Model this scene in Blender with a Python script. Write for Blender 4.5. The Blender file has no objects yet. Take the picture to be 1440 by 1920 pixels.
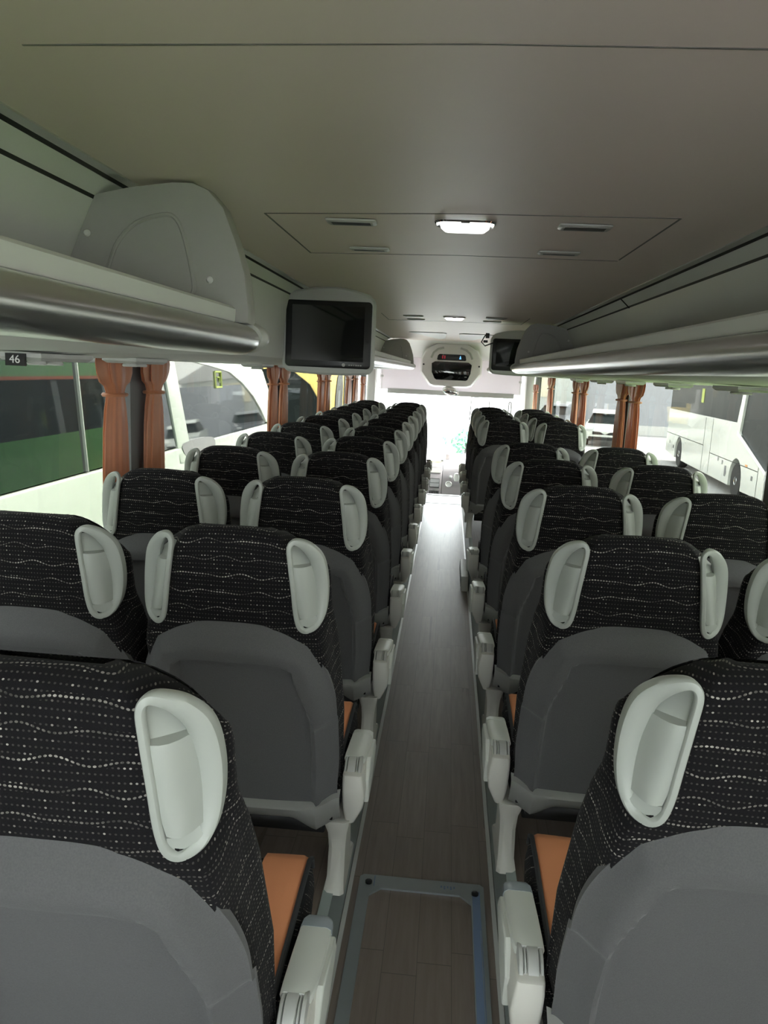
import bpy, bmesh, math, random
from math import sin, cos, pi, radians
from mathutils import Vector, Matrix
random.seed(7)
scene = bpy.context.scene
COL = scene.collection

# ------------------------------------------------------------------ materials
MATS = {}
def new_mat(name):
    m = bpy.data.materials.new(name); m.use_nodes = True
    nt = m.node_tree
    b = nt.nodes['Principled BSDF']
    MATS[name] = m
    return m, nt, b
def N(nt, t, **kw):
    n = nt.nodes.new(t)
    for k, v in kw.items():
        setattr(n, k, v)
    return n
def math_node(nt, op, a, b=None, c=None):
    n = nt.nodes.new('ShaderNodeMath'); n.operation = op
    for i, v in enumerate((a, b, c)):
        if v is None: continue
        if isinstance(v, (int, float)): n.inputs[i].default_value = v
        else: nt.links.new(v, n.inputs[i])
    return n.outputs[0]
def mix_col(nt, fac, a, b):
    n = nt.nodes.new('ShaderNodeMix'); n.data_type = 'RGBA'
    def put(sock, v):
        if isinstance(v, (tuple, list)): sock.default_value = (*v[:3], 1)
        else: nt.links.new(v, sock)
    if isinstance(fac, (int, float)): n.inputs[0].default_value = fac
    else: nt.links.new(fac, n.inputs[0])
    put(n.inputs[6], a); put(n.inputs[7], b)
    return n.outputs[2]
def plain(name, col, rough=.5, metal=0, spec=.5, noise=0, nscale=60, bump=0, bscale=400, emit=None, estr=0, coat=0):
    m, nt, b = new_mat(name)
    b.inputs['Base Color'].default_value = (*col, 1)
    b.inputs['Roughness'].default_value = rough
    b.inputs['Metallic'].default_value = metal
    b.inputs['Specular IOR Level'].default_value = spec
    b.inputs['Coat Weight'].default_value = coat
    tc = None
    if noise or bump:
        tc = N(nt, 'ShaderNodeTexCoord')
    if noise:
        nz = N(nt, 'ShaderNodeTexNoise'); nz.inputs['Scale'].default_value = nscale; nz.inputs['Detail'].default_value = 6
        nt.links.new(tc.outputs['Object'], nz.inputs['Vector'])
        lo = tuple(c*(1-noise) for c in col); hi = tuple(min(1, c*(1+noise)) for c in col)
        nt.links.new(mix_col(nt, nz.outputs['Fac'], lo, hi), b.inputs['Base Color'])
    if bump:
        nz2 = N(nt, 'ShaderNodeTexNoise'); nz2.inputs['Scale'].default_value = bscale
        nt.links.new(tc.outputs['Object'], nz2.inputs['Vector'])
        bp_ = N(nt, 'ShaderNodeBump'); bp_.inputs['Strength'].default_value = bump; bp_.inputs['Distance'].default_value = .002
        nt.links.new(nz2.outputs['Fac'], bp_.inputs['Height']); nt.links.new(bp_.outputs['Normal'], b.inputs['Normal'])
    if emit:
        b.inputs['Emission Color'].default_value = (*emit, 1); b.inputs['Emission Strength'].default_value = estr
    return m

def make_glass(name, tint, rough=0.0, refl=.11):
    m = bpy.data.materials.new(name); m.use_nodes = True; nt = m.node_tree; nt.nodes.clear()
    out = N(nt, 'ShaderNodeOutputMaterial'); mix = N(nt, 'ShaderNodeMixShader')
    tr = N(nt, 'ShaderNodeBsdfTransparent'); tr.inputs[0].default_value = (*tint, 1)
    gl = N(nt, 'ShaderNodeBsdfGlossy'); gl.inputs['Roughness'].default_value = rough; gl.inputs[0].default_value = (1, 1, 1, 1)
    fr = N(nt, 'ShaderNodeFresnel')
    geo = N(nt, 'ShaderNodeNewGeometry')   # both faces of the thin pane reflect like the outer one
    nt.links.new(math_node(nt, 'ADD', 1.45, math_node(nt, 'MULTIPLY', geo.outputs['Backfacing'], 1/1.45-1.45)), fr.inputs[0])
    nt.links.new(math_node(nt, 'MULTIPLY', fr.outputs[0], refl), mix.inputs[0]); nt.links.new(tr.outputs[0], mix.inputs[1]); nt.links.new(gl.outputs[0], mix.inputs[2])
    nt.links.new(mix.outputs[0], out.inputs[0])
    MATS[name] = m
    return m

def make_dotted():
    m, nt, b = new_mat('dotted_moquette')
    uv = N(nt, 'ShaderNodeUVMap'); uv.uv_map = 'UVMap'
    sep = N(nt, 'ShaderNodeSeparateXYZ'); nt.links.new(uv.outputs[0], sep.inputs[0])
    u, v = sep.outputs[0], sep.outputs[1]
    M = lambda *a: math_node(nt, *a)
    # regular dim grid of woven dots
    def dots(uu, vv, pu, pv, ru, rv):
        a = M('DIVIDE', M('SUBTRACT', M('FRACT', M('DIVIDE', uu, pu)), .5), ru/pu)
        c = M('DIVIDE', M('SUBTRACT', M('FRACT', M('DIVIDE', vv, pv)), .5), rv/pv)
        return M('LESS_THAN', M('ADD', M('MULTIPLY', a, a), M('MULTIPLY', c, c)), 1.0)
    PU, PV = .0066, .0094
    g = dots(u, v, PU, PV, .0015, .0013)
    # per-dot random brightness
    comb = N(nt, 'ShaderNodeCombineXYZ')
    nt.links.new(M('FLOOR', M('DIVIDE', u, PU)), comb.inputs[0]); nt.links.new(M('FLOOR', M('DIVIDE', v, PV)), comb.inputs[1])
    wn = N(nt, 'ShaderNodeTexWhiteNoise'); wn.noise_dimensions = '2D'; nt.links.new(comb.outputs[0], wn.inputs['Vector'])
    rnd = wn.outputs['Value']
    # waves
    SP = .0376
    row = M('FLOOR', M('DIVIDE', v, SP))
    ph = M('MULTIPLY', row, 2.1)
    amp = M('ADD', M('MULTIPLY', M('SINE', M('ADD', M('MULTIPLY', u, 2*pi/.103), ph)), .0032),
            M('MULTIPLY', M('SINE', M('ADD', M('MULTIPLY', u, 2*pi/.071), M('MULTIPLY', ph, 1.7))), .0020))
    vw = M('ADD', v, amp)
    vl = M('SUBTRACT', M('MULTIPLY', M('FRACT', M('DIVIDE', vw, SP)), SP), SP/2)
    du = M('DIVIDE', M('SUBTRACT', M('FRACT', M('DIVIDE', u, .0062)), .5), .0021/.0062)
    dv = M('DIVIDE', vl, .0015)
    w = M('LESS_THAN', M('ADD', M('MULTIPLY', du, du), M('MULTIPLY', dv, dv)), 1.0)
    near = M('GREATER_THAN', M('ABSOLUTE', vl), .0042)   # keep the grid clear of the waves
    gb = M('MULTIPLY', M('MULTIPLY', g, near), M('ADD', .07, M('MULTIPLY', M('POWER', rnd, 8), .7)))
    wv = N(nt, 'ShaderNodeTexNoise'); wv.inputs['Scale'].default_value = 16; wv.inputs['Detail'].default_value = 1; nt.links.new(uv.outputs[0], wv.inputs['Vector'])
    wb = M('MULTIPLY', w, M('MULTIPLY', M('ADD', .30, M('MULTIPLY', rnd, .7)), M('MULTIPLY', M('POWER', wv.outputs['Fac'], 2.2), 2.2)))
    fac = M('MAXIMUM', gb, wb)
    tc = N(nt, 'ShaderNodeTexCoord')
    nz = N(nt, 'ShaderNodeTexNoise'); nz.inputs['Scale'].default_value = 700
    nt.links.new(tc.outputs['Object'], nz.inputs['Vector'])
    base = mix_col(nt, nz.outputs['Fac'], (.004, .0035, .0045), (.011, .010, .0115))
    nt.links.new(mix_col(nt, M('MINIMUM', fac, 1.0), base, (.55, .51, .46)), b.inputs['Base Color'])
    b.inputs['Roughness'].default_value = .9; b.inputs['Specular IOR Level'].default_value = .15
    b.inputs['Sheen Weight'].default_value = .04; b.inputs['Sheen Roughness'].default_value = .5
    return m

def make_wood():
    m, nt, b = new_mat('wood_vinyl')
    tc = N(nt, 'ShaderNodeTexCoord'); sep = N(nt, 'ShaderNodeSeparateXYZ'); nt.links.new(tc.outputs['Object'], sep.inputs[0])
    M = lambda *a: math_node(nt, *a)
    x, y = sep.outputs[0], sep.outputs[1]
    W, Ln = .095, .62
    col = M('FLOOR', M('DIVIDE', x, W))
    off = M('MULTIPLY', M('FRACT', M('MULTIPLY', M('SINE', M('MULTIPLY', col, 12.9898)), 43758.5)), Ln)
    yy = M('DIVIDE', M('ADD', y, off), Ln)
    comb = N(nt, 'ShaderNodeCombineXYZ'); nt.links.new(col, comb.inputs[0]); nt.links.new(M('FLOOR', yy), comb.inputs[1])
    wn = N(nt, 'ShaderNodeTexWhiteNoise'); wn.noise_dimensions = '2D'; nt.links.new(comb.outputs[0], wn.inputs['Vector'])
    mp = N(nt, 'ShaderNodeMapping'); mp.inputs['Scale'].default_value = (1, .06, 1)
    nt.links.new(tc.outputs['Object'], mp.inputs['Vector'])
    addv = N(nt, 'ShaderNodeVectorMath'); addv.operation = 'ADD'
    nt.links.new(mp.outputs[0], addv.inputs[0]); nt.links.new(wn.outputs['Color'], addv.inputs[1])
    nz = N(nt, 'ShaderNodeTexNoise'); nz.inputs['Scale'].default_value = 55; nz.inputs['Detail'].default_value = 8; nz.inputs['Roughness'].default_value = .65
    nt.links.new(addv.outputs[0], nz.inputs['Vector'])
    c1 = mix_col(nt, nz.outputs['Fac'], (.105, .070, .054), (.36, .29, .25))
    nk = N(nt, 'ShaderNodeTexNoise'); nk.inputs['Scale'].default_value = 9; nk.inputs['Detail'].default_value = 3; nk.inputs['Distortion'].default_value = 1.2
    nt.links.new(addv.outputs[0], nk.inputs['Vector'])
    c1 = mix_col(nt, M('MULTIPLY', M('GREATER_THAN', nk.outputs['Fac'], .665), .55), c1, (.05, .034, .027))
    c2 = mix_col(nt, M('MULTIPLY', wn.outputs['Value'], .45), c1, (.175, .133, .110))
    # plank joints
    ex = M('LESS_THAN', M('ABSOLUTE', M('SUBTRACT', M('FRACT', M('DIVIDE', x, W)), .5)), .492)
    ey = M('LESS_THAN', M('ABSOLUTE', M('SUBTRACT', M('FRACT', yy), .5)), .498)
    seam = M('MULTIPLY', ex, ey)
    nt.links.new(mix_col(nt, seam, (.08, .065, .055), c2), b.inputs['Base Color'])
    # scattered knots and marks
    b.inputs['Roughness'].default_value = .5; b.inputs['Specular IOR Level'].default_value = .9; b.inputs['Coat Weight'].default_value = .85; b.inputs['Coat Roughness'].default_value = .48
    bp_ = N(nt, 'ShaderNodeBump'); bp_.inputs['Strength'].default_value = .25; bp_.inputs['Distance'].default_value = .001
    nt.links.new(nz.outputs['Fac'], bp_.inputs['Height']); nt.links.new(bp_.outputs['Normal'], b.inputs['Normal'])
    return m

def make_satin():
    m, nt, b = new_mat('copper_satin')
    tc = N(nt, 'ShaderNodeTexCoord')
    nz = N(nt, 'ShaderNodeTexNoise'); nz.inputs['Scale'].default_value = 14; nz.inputs['Detail'].default_value = 5
    nt.links.new(tc.outputs['Object'], nz.inputs['Vector'])
    nt.links.new(mix_col(nt, nz.outputs['Fac'], (.38, .135, .06), (.66, .29, .145)), b.inputs['Base Color'])
    b.inputs['Roughness'].default_value = .38; b.inputs['Sheen Weight'].default_value = .3
    b.inputs['Subsurface Weight'].default_value = 0
    # thin cloth lets some light through
    tl = N(nt, 'ShaderNodeBsdfTranslucent'); tl.inputs[0].default_value = (.75, .28, .12, 1)
    mx = N(nt, 'ShaderNodeMixShader'); mx.inputs[0].default_value = .22
    out = [n for n in nt.nodes if n.type == 'OUTPUT_MATERIAL'][0]
    nt.links.new(b.outputs[0], mx.inputs[1]); nt.links.new(tl.outputs[0], mx.inputs[2]); nt.links.new(mx.outputs[0], out.inputs[0])
    return m

DOT = make_dotted(); WOOD = make_wood(); SATIN = make_satin()
GREY_FAB = plain('grey_velour', (.110, .109, .112), .92, spec=.15, noise=.22, nscale=420, bump=.25, bscale=900)
GREY_FAB.node_tree.nodes['Principled BSDF'].inputs['Sheen Weight'].default_value = .15
HANDLE = plain('pale_grey_plastic', (.38, .40, .37), .42, noise=.03, nscale=30)
TRIM_G = plain('warm_grey_plastic', (.48, .48, .46), .45, noise=.04, nscale=30)
ARMP = plain('armrest_plastic', (.66, .67, .63), .42)
LEGP = plain('cream_grey_plastic', (.66, .64, .59), .45)
ORANGE = plain('orange_leather', (.76, .30, .145), .5, bump=.2, bscale=500)
PIPING = plain('charcoal_piping', (.035, .036, .04), .6)
CAPG = plain('blue_grey_cap', (.34, .38, .42), .4)
BLACK = plain('black_plastic', (.012, .012, .013), .35)
DARK = plain('dark_gap', (.02, .02, .02), .7)
CEIL = plain('ceiling_laminate', (.755, .65, .60), .46, spec=.4, noise=.03, nscale=4)
RACKG = plain('rack_grey_laminate', (.64, .65, .62), .5, noise=.03, nscale=8)
DIVG = plain('divider_grey_plastic', (.36, .355, .335), .5, noise=.04, nscale=20)
ALU = plain('brushed_aluminium', (.72, .73, .72), .28, metal=1)
CHROME = plain('chrome', (.85, .86, .87), .08, metal=1)
UNDER = plain('rack_underside', (.62, .63, .60), .55)
WALLG = plain('wall_grey_trim', (.16, .165, .17), .7)
WALLP = plain('wall_pale_panel', (.56, .58, .545), .55, noise=.02, nscale=6)
WHITEP = plain('white_moulding', (.80, .775, .77), .5)
SCREEN = plain('black_glass_screen', (.008, .008, .009), .04, spec=.6, coat=.3)
TVBEZ = plain('tv_housing_grey', (.50, .505, .485), .45)
LAMP = plain('lit_lamp_diffuser', (.85, .85, .85), .4, emit=(1, .98, .95), estr=1.3)
LENS = plain('clear_lamp_lens', (.75, .77, .76), .1)
RISER = plain('riser_grey_green', (.36, .41, .40), .35)
EDGE = plain('pale_edge_strip', (.62, .62, .60), .4)
FRAMEM = plain('film_covered_steel', (.42, .46, .48), .38, metal=.6, noise=.08, nscale=12)
FILM = plain('blue_film', (.22, .30, .46), .3)
BLIND = plain('pale_blind_fabric', (.80, .76, .79), .8)
BLINDM = BLIND
def translucent(m, fac, col):
    nt = m.node_tree; b = nt.nodes['Principled BSDF']
    tl = N(nt, 'ShaderNodeBsdfTranslucent'); tl.inputs[0].default_value = (*col, 1)
    mx = N(nt, 'ShaderNodeMixShader'); mx.inputs[0].default_value = fac
    out = [n for n in nt.nodes if n.type == 'OUTPUT_MATERIAL'][0]
    nt.links.new(b.outputs[0], mx.inputs[1]); nt.links.new(tl.outputs[0], mx.inputs[2]); nt.links.new(mx.outputs[0], out.inputs[0])
translucent(BLIND, .28, (.8, .76, .78))
DASH = plain('dash_mauve_grey', (.36, .33, .35), .55)
DASHL = plain('dash_light', (.62, .60, .60), .5)
YELLOWC = plain('yellow_cloth', (.75, .6, .12), .7)
RUBBER = plain('tyre_rubber', (.02, .02, .02), .8)
WHITEB = plain('white_coach_paint', (.62, .645, .61), .25, coat=.3)
GREENB = plain('green_coach_paint', (.07, .30, .05), .3, coat=.3)
REDL = plain('orange_red_line', (.62, .13, .05), .4)
YELB = plain('yellow_coach_paint', (.82, .58, .16), .3)
FARGL = plain('far_vehicle_glass', (.014, .018, .018), .3, spec=.05)
DARKGL = plain('dark_vehicle_glass', (.018, .021, .024), .03, spec=.9, coat=1.0)
GREYB = plain('grey_building_wall', (.36, .37, .40), .8)
CONC = plain('concrete_yard', (.40, .39, .385), .85, noise=.15, nscale=1.5)
DARKCAR = plain('dark_car_paint', (.06, .065, .075), .25, coat=.5)
HEADL = plain('headlamp_glass', (.5, .52, .53), .08, spec=.8)
AMBER = plain('amber_marker', (.7, .25, .03), .3)
SIGNY = plain('lime_sign', (.35, .42, .06), .5)
WHITET = plain('white_print', (.85, .85, .83), .5)
REDT = plain('red_led', (.35, .01, .02), .4, emit=(.5, .02, .05), estr=.25)
BLUET = plain('blue_led', (.1, .3, .6), .4, emit=(.15, .45, .9), estr=1.0)
SIDEGL = make_glass('tinted_side_glass', (.44, .45, .425))
FRONTGL = make_glass('windscreen_glass', (.93, .96, .95))
GREEN_TREE = plain('foliage_green', (.10, .30, .16), .8, noise=.4, nscale=3)
ROOFR = plain('pale_roof', (.62, .60, .58), .8)
BOUNCE_GREEN = plain('green_bounce', (.25, .37, .13), .9, noise=.25, nscale=6)  # for the added, unseen ground that bounces green light inside
SEAM = plain('dark_seam', (.16, .15, .14), .7)
CREAMW = plain('cream_wall', (.85, .78, .60), .8)

# ------------------------------------------------------------------ helpers
def link(name, bm, mat, parent=None, smooth=True, recalc=True, loc=None):
    if recalc: bmesh.ops.recalc_face_normals(bm, faces=bm.faces)
    me = bpy.data.meshes.new(name); bm.to_mesh(me); bm.free()
    if smooth:
        for p in me.polygons: p.use_smooth = True
        try: me.set_sharp_from_angle(angle=radians(40))
        except Exception: pass
    o = bpy.data.objects.new(name, me)
    for m in (mat if isinstance(mat, (list, tuple)) else [mat]): me.materials.append(m)
    COL.objects.link(o)
    if parent: o.parent = parent
    if loc: o.location = loc
    return o
def empty(name, loc=(0, 0, 0), rz=0, label=None, cat=None, group=None):
    o = bpy.data.objects.new(name, None); COL.objects.link(o); o.location = loc; o.rotation_euler = (0, 0, rz)
    o.empty_display_size = .1
    return tag(o, label, cat, group)
def tag(o, label=None, cat=None, group=None, kind=None):
    if label: o['label'] = label
    if cat: o['category'] = cat
    if group: o['group'] = group
    if kind: o['kind'] = kind
    return o
def struct(name, bm, mat, smooth=False, label=None, cat=None):
    o = link(name, bm, mat, None, smooth); o['kind'] = 'structure'
    if label: o['label'] = label
    if cat: o['category'] = cat
    return o
def dup(root, loc, label=None):
    r = root.copy(); COL.objects.link(r); r.location = loc
    if label: r['label'] = label
    for ch in list(root.children):
        c = ch.copy(); COL.objects.link(c); c.parent = r
        for g in ch.children:
            d = g.copy(); COL.objects.link(d); d.parent = c
    return r
def box(bm, lo, hi, bev=0, seg=2):
    g = bmesh.ops.create_cube(bm, size=1.0)['verts']
    s = [hi[i]-lo[i] for i in range(3)]; c = [(hi[i]+lo[i])/2 for i in range(3)]
    for v in g: v.co = Vector((v.co.x*s[0]+c[0], v.co.y*s[1]+c[1], v.co.z*s[2]+c[2]))
    if bev:
        es = list({e for v in g for e in v.link_edges})
        r = bmesh.ops.bevel(bm, geom=es, offset=bev, segments=seg, affect='EDGES', profile=.5)
        g = list({v for f in r['faces'] for v in f.verts} | {v for v in g if v.is_valid})
    return g
def bmbox(lo, hi, bev=0, seg=2):
    bm = bmesh.new(); box(bm, lo, hi, bev, seg); return bm
def face(bm, vs):
    try: return bm.faces.new(vs)
    except ValueError: return None
def loft(bm, rings, closed=True, cap=True):
    R = [[bm.verts.new(p) for p in r] for r in rings]
    n = len(R[0])
    for a, b in zip(R[:-1], R[1:]):
        for i in range(n if closed else n-1):
            j = (i+1) % n
            face(bm, (a[i], a[j], b[j], b[i]))
    if cap and closed:
        face(bm, R[0][::-1]); face(bm, R[-1])
    return R
def prism(bm, poly, mapf, d0, d1, bev=0):
    """poly 2D outline, mapf(a,b,d) -> 3D"""
    A = [bm.verts.new(mapf(a, b, d0)) for a, b in poly]; B = [bm.verts.new(mapf(a, b, d1)) for a, b in poly]
    fs = [face(bm, A[::-1]), face(bm, B)]
    n = len(poly)
    for i in range(n):
        j = (i+1) % n; fs.append(face(bm, (A[i], A[j], B[j], B[i])))
    if bev:
        es = list({e for f in fs[:2] if f for e in f.edges})
        bmesh.ops.bevel(bm, geom=es, offset=bev, segments=3, affect='EDGES', profile=.5)
    return A, B
def catmull(pts, per=6, closed=True):
    out = []; n = len(pts)
    rng = range(n if closed else n-1)
    for i in rng:
        if closed: p0, p1, p2, p3 = pts[(i-1) % n], pts[i], pts[(i+1) % n], pts[(i+2) % n]
        else: p0, p1, p2, p3 = pts[max(i-1, 0)], pts[i], pts[i+1], pts[min(i+2, n-1)]
        for k in range(per):
            t = k/per
            out.append(tuple(.5*((2*b)+(-a+c)*t+(2*a-5*b+4*c-d)*t*t+(-a+3*b-3*c+d)*t**3) for a, b, c, d in zip(p0, p1, p2, p3)))
    if not closed: out.append(tuple(pts[-1]))
    return out
def tube(bm, path, r, n=10, closed=False):
    path = [Vector(p) for p in path]; rings = []
    m = len(path); up = None
    for i, p in enumerate(path):
        a = path[(i-1) % m] if (closed or i > 0) else p; b = path[(i+1) % m] if (closed or i < m-1) else p
        t = (b-a).normalized()
        if up is None:
            up = t.orthogonal().normalized()
        up = (up - t*up.dot(t)).normalized(); s = t.cross(up)
        rr = r[i] if isinstance(r, (list, tuple)) else r
        rings.append([p+up*cos(2*pi*k/n)*rr+s*sin(2*pi*k/n)*rr for k in range(n)])
    if closed:
        R = loft(bm, rings, cap=False)
        a, b = R[-1], R[0]
        for k in range(n): face(bm, (a[k], a[(k+1) % n], b[(k+1) % n], b[k]))
    else: loft(bm, rings)
def lathe(bm, prof, axis_o, axis='x', n=24):
    """prof [(r, d)] around an axis through axis_o"""
    rings = []
    o = Vector(axis_o)
    for r, d in prof:
        ring = []
        for k in range(n):
            a = 2*pi*k/n; c, s = r*cos(a), r*sin(a)
            ring.append(o + {'x': Vector((d, c, s)), 'y': Vector((c, d, s)), 'z': Vector((c, s, d))}[axis])
        rings.append(ring)
    loft(bm, rings)
def lerp_table(tab, x):
    if x <= tab[0][0]: return tab[0][1:]
    for a, b in zip(tab[:-1], tab[1:]):
        if x <= b[0]:
            t = (x-a[0])/(b[0]-a[0]); t = t*t*(3-2*t) if False else t
            return tuple(p+(q-p)*t for p, q in zip(a[1:], b[1:]))
    return tab[-1][1:]
def sstep(a, b, x):
    t = max(0, min(1, (x-a)/(b-a))); return t*t*(3-2*t)

# ------------------------------------------------------------------ camera
FPX = 1438.4; PITCH = .1830; YAW = .0764; ROLL = .0470
cp, sp_, cy, sy, cr, sr = cos(PITCH), sin(PITCH), cos(YAW), sin(YAW), cos(ROLL), sin(ROLL)
fw = Vector((-sy*cp, cy*cp, -sp_)); rt0 = Vector((cy, sy, 0)); up0 = rt0.cross(fw)
rt = rt0*cr+up0*sr; up = up0*cr-rt0*sr
cd = bpy.data.cameras.new('camera'); cam = bpy.data.objects.new('camera', cd); COL.objects.link(cam)
cam.matrix_world = Matrix(((rt.x, up.x, -fw.x, -.007), (rt.y, up.y, -fw.y, 0), (rt.z, up.z, -fw.z, 1.6), (0, 0, 0, 1)))
cd.sensor_fit = 'VERTICAL'; cd.sensor_height = 36; cd.lens = FPX/1920*36; cd.clip_start = .02; cd.clip_end = 400
scene.camera = cam

# ------------------------------------------------------------------ layout constants
PLAT = .22                      # seat platform above the aisle
AW = .232                       # half aisle width
YF = 11.9                       # windscreen
YB = -1.1                       # rear wall
PIL = [.55, 2.83, 5.28, 7.23, 9.35, 10.75]
WT, WB = 1.60, .90              # window top and bottom
XW = 1.17                       # inner face of the side walls

# ------------------------------------------------------------------ SEAT
TILT = radians(14)
S0Z = 1.044-PLAT
ct, st = cos(TILT), sin(TILT)
_ANG = [(-.70, 22), (-.06, 22), (-.02, 17), (.03, 7), (.07, 2.5), (.40, 1)]
_LINE = {}
def _build_line():
    ds = .002
    y = z = 0.0; _LINE[0] = (0, 0)
    for k in range(1, 200):
        a = radians(lerp_table(_ANG, (k-.5)*ds)[0]); y -= sin(a)*ds; z += cos(a)*ds; _LINE[k] = (y, z)
    y = z = 0.0
    for k in range(1, 350):
        a = radians(lerp_table(_ANG, -(k-.5)*ds)[0]); y += sin(a)*ds; z -= cos(a)*ds; _LINE[-k] = (y, z)
def bp(x, s, t):
    """point on the curved back: s up along it, t forward through it"""
    if not _LINE: _build_line()
    k = math.floor(s/.002); f = s/.002-k
    y0, z0 = _LINE[k]; y1, z1 = _LINE[k+1]; a = radians(lerp_table(_ANG, s)[0])
    return Vector((x, y0+(y1-y0)*f+cos(a)*t, S0Z+z0+(z1-z0)*f+sin(a)*t))

BACKTAB = [  # s, rear half width, front half width, thickness, rear t
    (-.55, .200, .222, .10, .010), (-.34, .206, .226, .13, .004), (-.14, .202, .220, .13, .0), (-.06, .198, .214, .125, .0),
    (-.02, .190, .210, .12, .0), (.0, .172, .207, .118, .0), (.03, .149, .205, .115, .0), (.10, .131, .202, .112, .0), (.145, .125, .196, .110, .0), (.172, .121, .186, .108, .001),
    (.190, .116, .170, .106, .004), (.202, .110, .154, .103, .010), (.210, .101, .136, .098, .018), (.215, .088, .114, .092, .028), (.217, .068, .086, .082, .040)]
def back_section(s):
    a, b, T, t0 = lerp_table(BACKTAB, s)
    q = []
    c = .006
    half = [(0, t0-c), (a*.55, t0-c*.75), (a*.9, t0-.001), (a, t0+.006), (a+(b-a)*.45, t0+.045), (b-.006, t0+.078), (b, T*.82), (b-.006, T*.93), (b-.03, T), (b*.5, T+.006), (0, T+.006)]
    full = half + [(-x, t) for x, t in half[-2:0:-1]]
    return full
def make_backrest():
    bm = bmesh.new(); uvl = bm.loops.layers.uv.new('UVMap')
    ss = []
    for a, b in zip(BACKTAB[:-1], BACKTAB[1:]):
        k = 4 if b[0]-a[0] > .08 else 2
        ss += [a[0]+(b[0]-a[0])*i/k for i in range(k)]
    ss.append(BACKTAB[-1][0])
    rings = []; info = {}
    vlen = 0; prev = None
    for s in ss:
        sec = catmull(back_section(s), 2, True)
        n = len(sec); ring = []
        # arc length from the rear centre, signed
        pos = [0]*n; d = 0
        for i in range(1, n//2+1):
            d += math.hypot(sec[i][0]-sec[i-1][0], sec[i][1]-sec[i-1][1]); pos[i] = d
        d = 0
        for i in range(n-1, n//2, -1):
            j = (i+1) % n
            d -= math.hypot(sec[i][0]-sec[j][0], sec[i][1]-sec[j][1]); pos[i] = d
        tr = sec[0][1]
        if prev is not None: vlen += math.hypot(s-prev[0], tr-prev[1])
        prev = (s, tr)
        for i, (x, t) in enumerate(sec):
            droop = sstep(.10, .20, s)*(.10*max(0, t-.03)+.7*max(0, t-.07))+.010*sstep(.10, .20, s)*(x/.12)**2
            v = bm.verts.new(bp(x, s-droop, t)); ring.append(v); info[v] = (pos[i], vlen)
        rings.append(ring)
    n = len(rings[0]); h = n//2
    def setuv(f):
        us = [info[l.vert][0] for l in f.loops]
        wrap = max(us)-min(us) > .3
        for l in f.loops:
            u, v = info[l.vert]
            if wrap and u < 0: u = -u + .0
            l[uvl].uv = (u+3, v+3)
    for a, b in zip(rings[:-1], rings[1:]):
        for i in range(n):
            f = bm.faces.new((a[i], a[(i+1) % n], b[(i+1) % n], b[i])); setuv(f)
    for r in (rings[0][::-1], rings[-1]):
        f = bm.faces.new(r)
        for l in f.loops:
            co = l.vert.co; l[uvl].uv = (co.x+3, co.y+3.5)
    return bm

SH_BOT = -.545
def shell_xy(u, v):
    """u in -1..1, v in 0..1 (top to bottom)"""
    au = abs(u)
    k = 1-(1-min(v/.40, 1))**2.2
    w = .168+.057*k - .008*sstep(.70, 1, v)
    top = .012-.05*au**3.0
    s = top+(SH_BOT-top)*v
    return u*w, s, w
def make_shell():
    bm = bmesh.new()
    nu, nv = 60, 64
    def prof(i, n): return i/n
    V = []
    for j in range(nv+1):
        row = []
        v = j/nv; v = v**1.15
        for i in range(nu+1):
            u = -1+2*i/nu
            u = math.copysign(1-(1-abs(u))**1.15, u)
            x, s, w = shell_xy(u, v); top_s = .012-.05*abs(u)**3
            # recessed centre under a raised hood; the hood's arms end at a kink
            hx = .150-.03*sstep(-.13, -.06, s)+.020*sstep(-.20, -.235, s)*0
            xi = .138+.036*sstep(-.09, -.28, s) if s > -.28 else .174
            top_in = -.068-.052*min(1, abs(x)/.155)**5
            dd = sstep(0, .016, xi-abs(x))*sstep(0, .013, top_in-s)
            depth = .030*dd
            # below the kink the side rails drop flush
            rail = sstep(-.266, -.282, s)*sstep(.170, .184, abs(x))*.013
            low = sstep(-.25, -.42, s)*.006
            edge = sstep(.90, 1.0, abs(u))*.022+sstep(.06, 0, v)*.012
            crown = .012*(1-(x/.23)**2)
            # the hood rolls from the outline up to its lip
            ein = min((w-abs(x))/.050, (top_s-s)/.060 if s > -.2 else 9); roll = .032*(1-sstep(0, 1, ein))
            t = -.026-crown+depth*(1-.45*sstep(-.29, -.52, s))+rail+roll
            row.append(bm.verts.new(bp(x, s, t)))
        V.append(row)
    for j in range(nv):
        for i in range(nu): face(bm, (V[j][i], V[j][i+1], V[j+1][i+1], V[j+1][i]))
    # skirt forward
    per = V[0]+[V[j][nu] for j in range(1, nv+1)]+V[nv][::-1][1:]+[V[j][0] for j in range(nv-1, 0, -1)]
    n_ = Vector((0, ct, st))
    sk = [bm.verts.new(Vector((p.co.x*.985, p.co.y, p.co.z))+n_*.016) for p in per]
    for i in range(len(per)):
        j = (i+1) % len(per); face(bm, (per[i], per[j], sk[j], sk[i]))
    return bm
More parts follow.
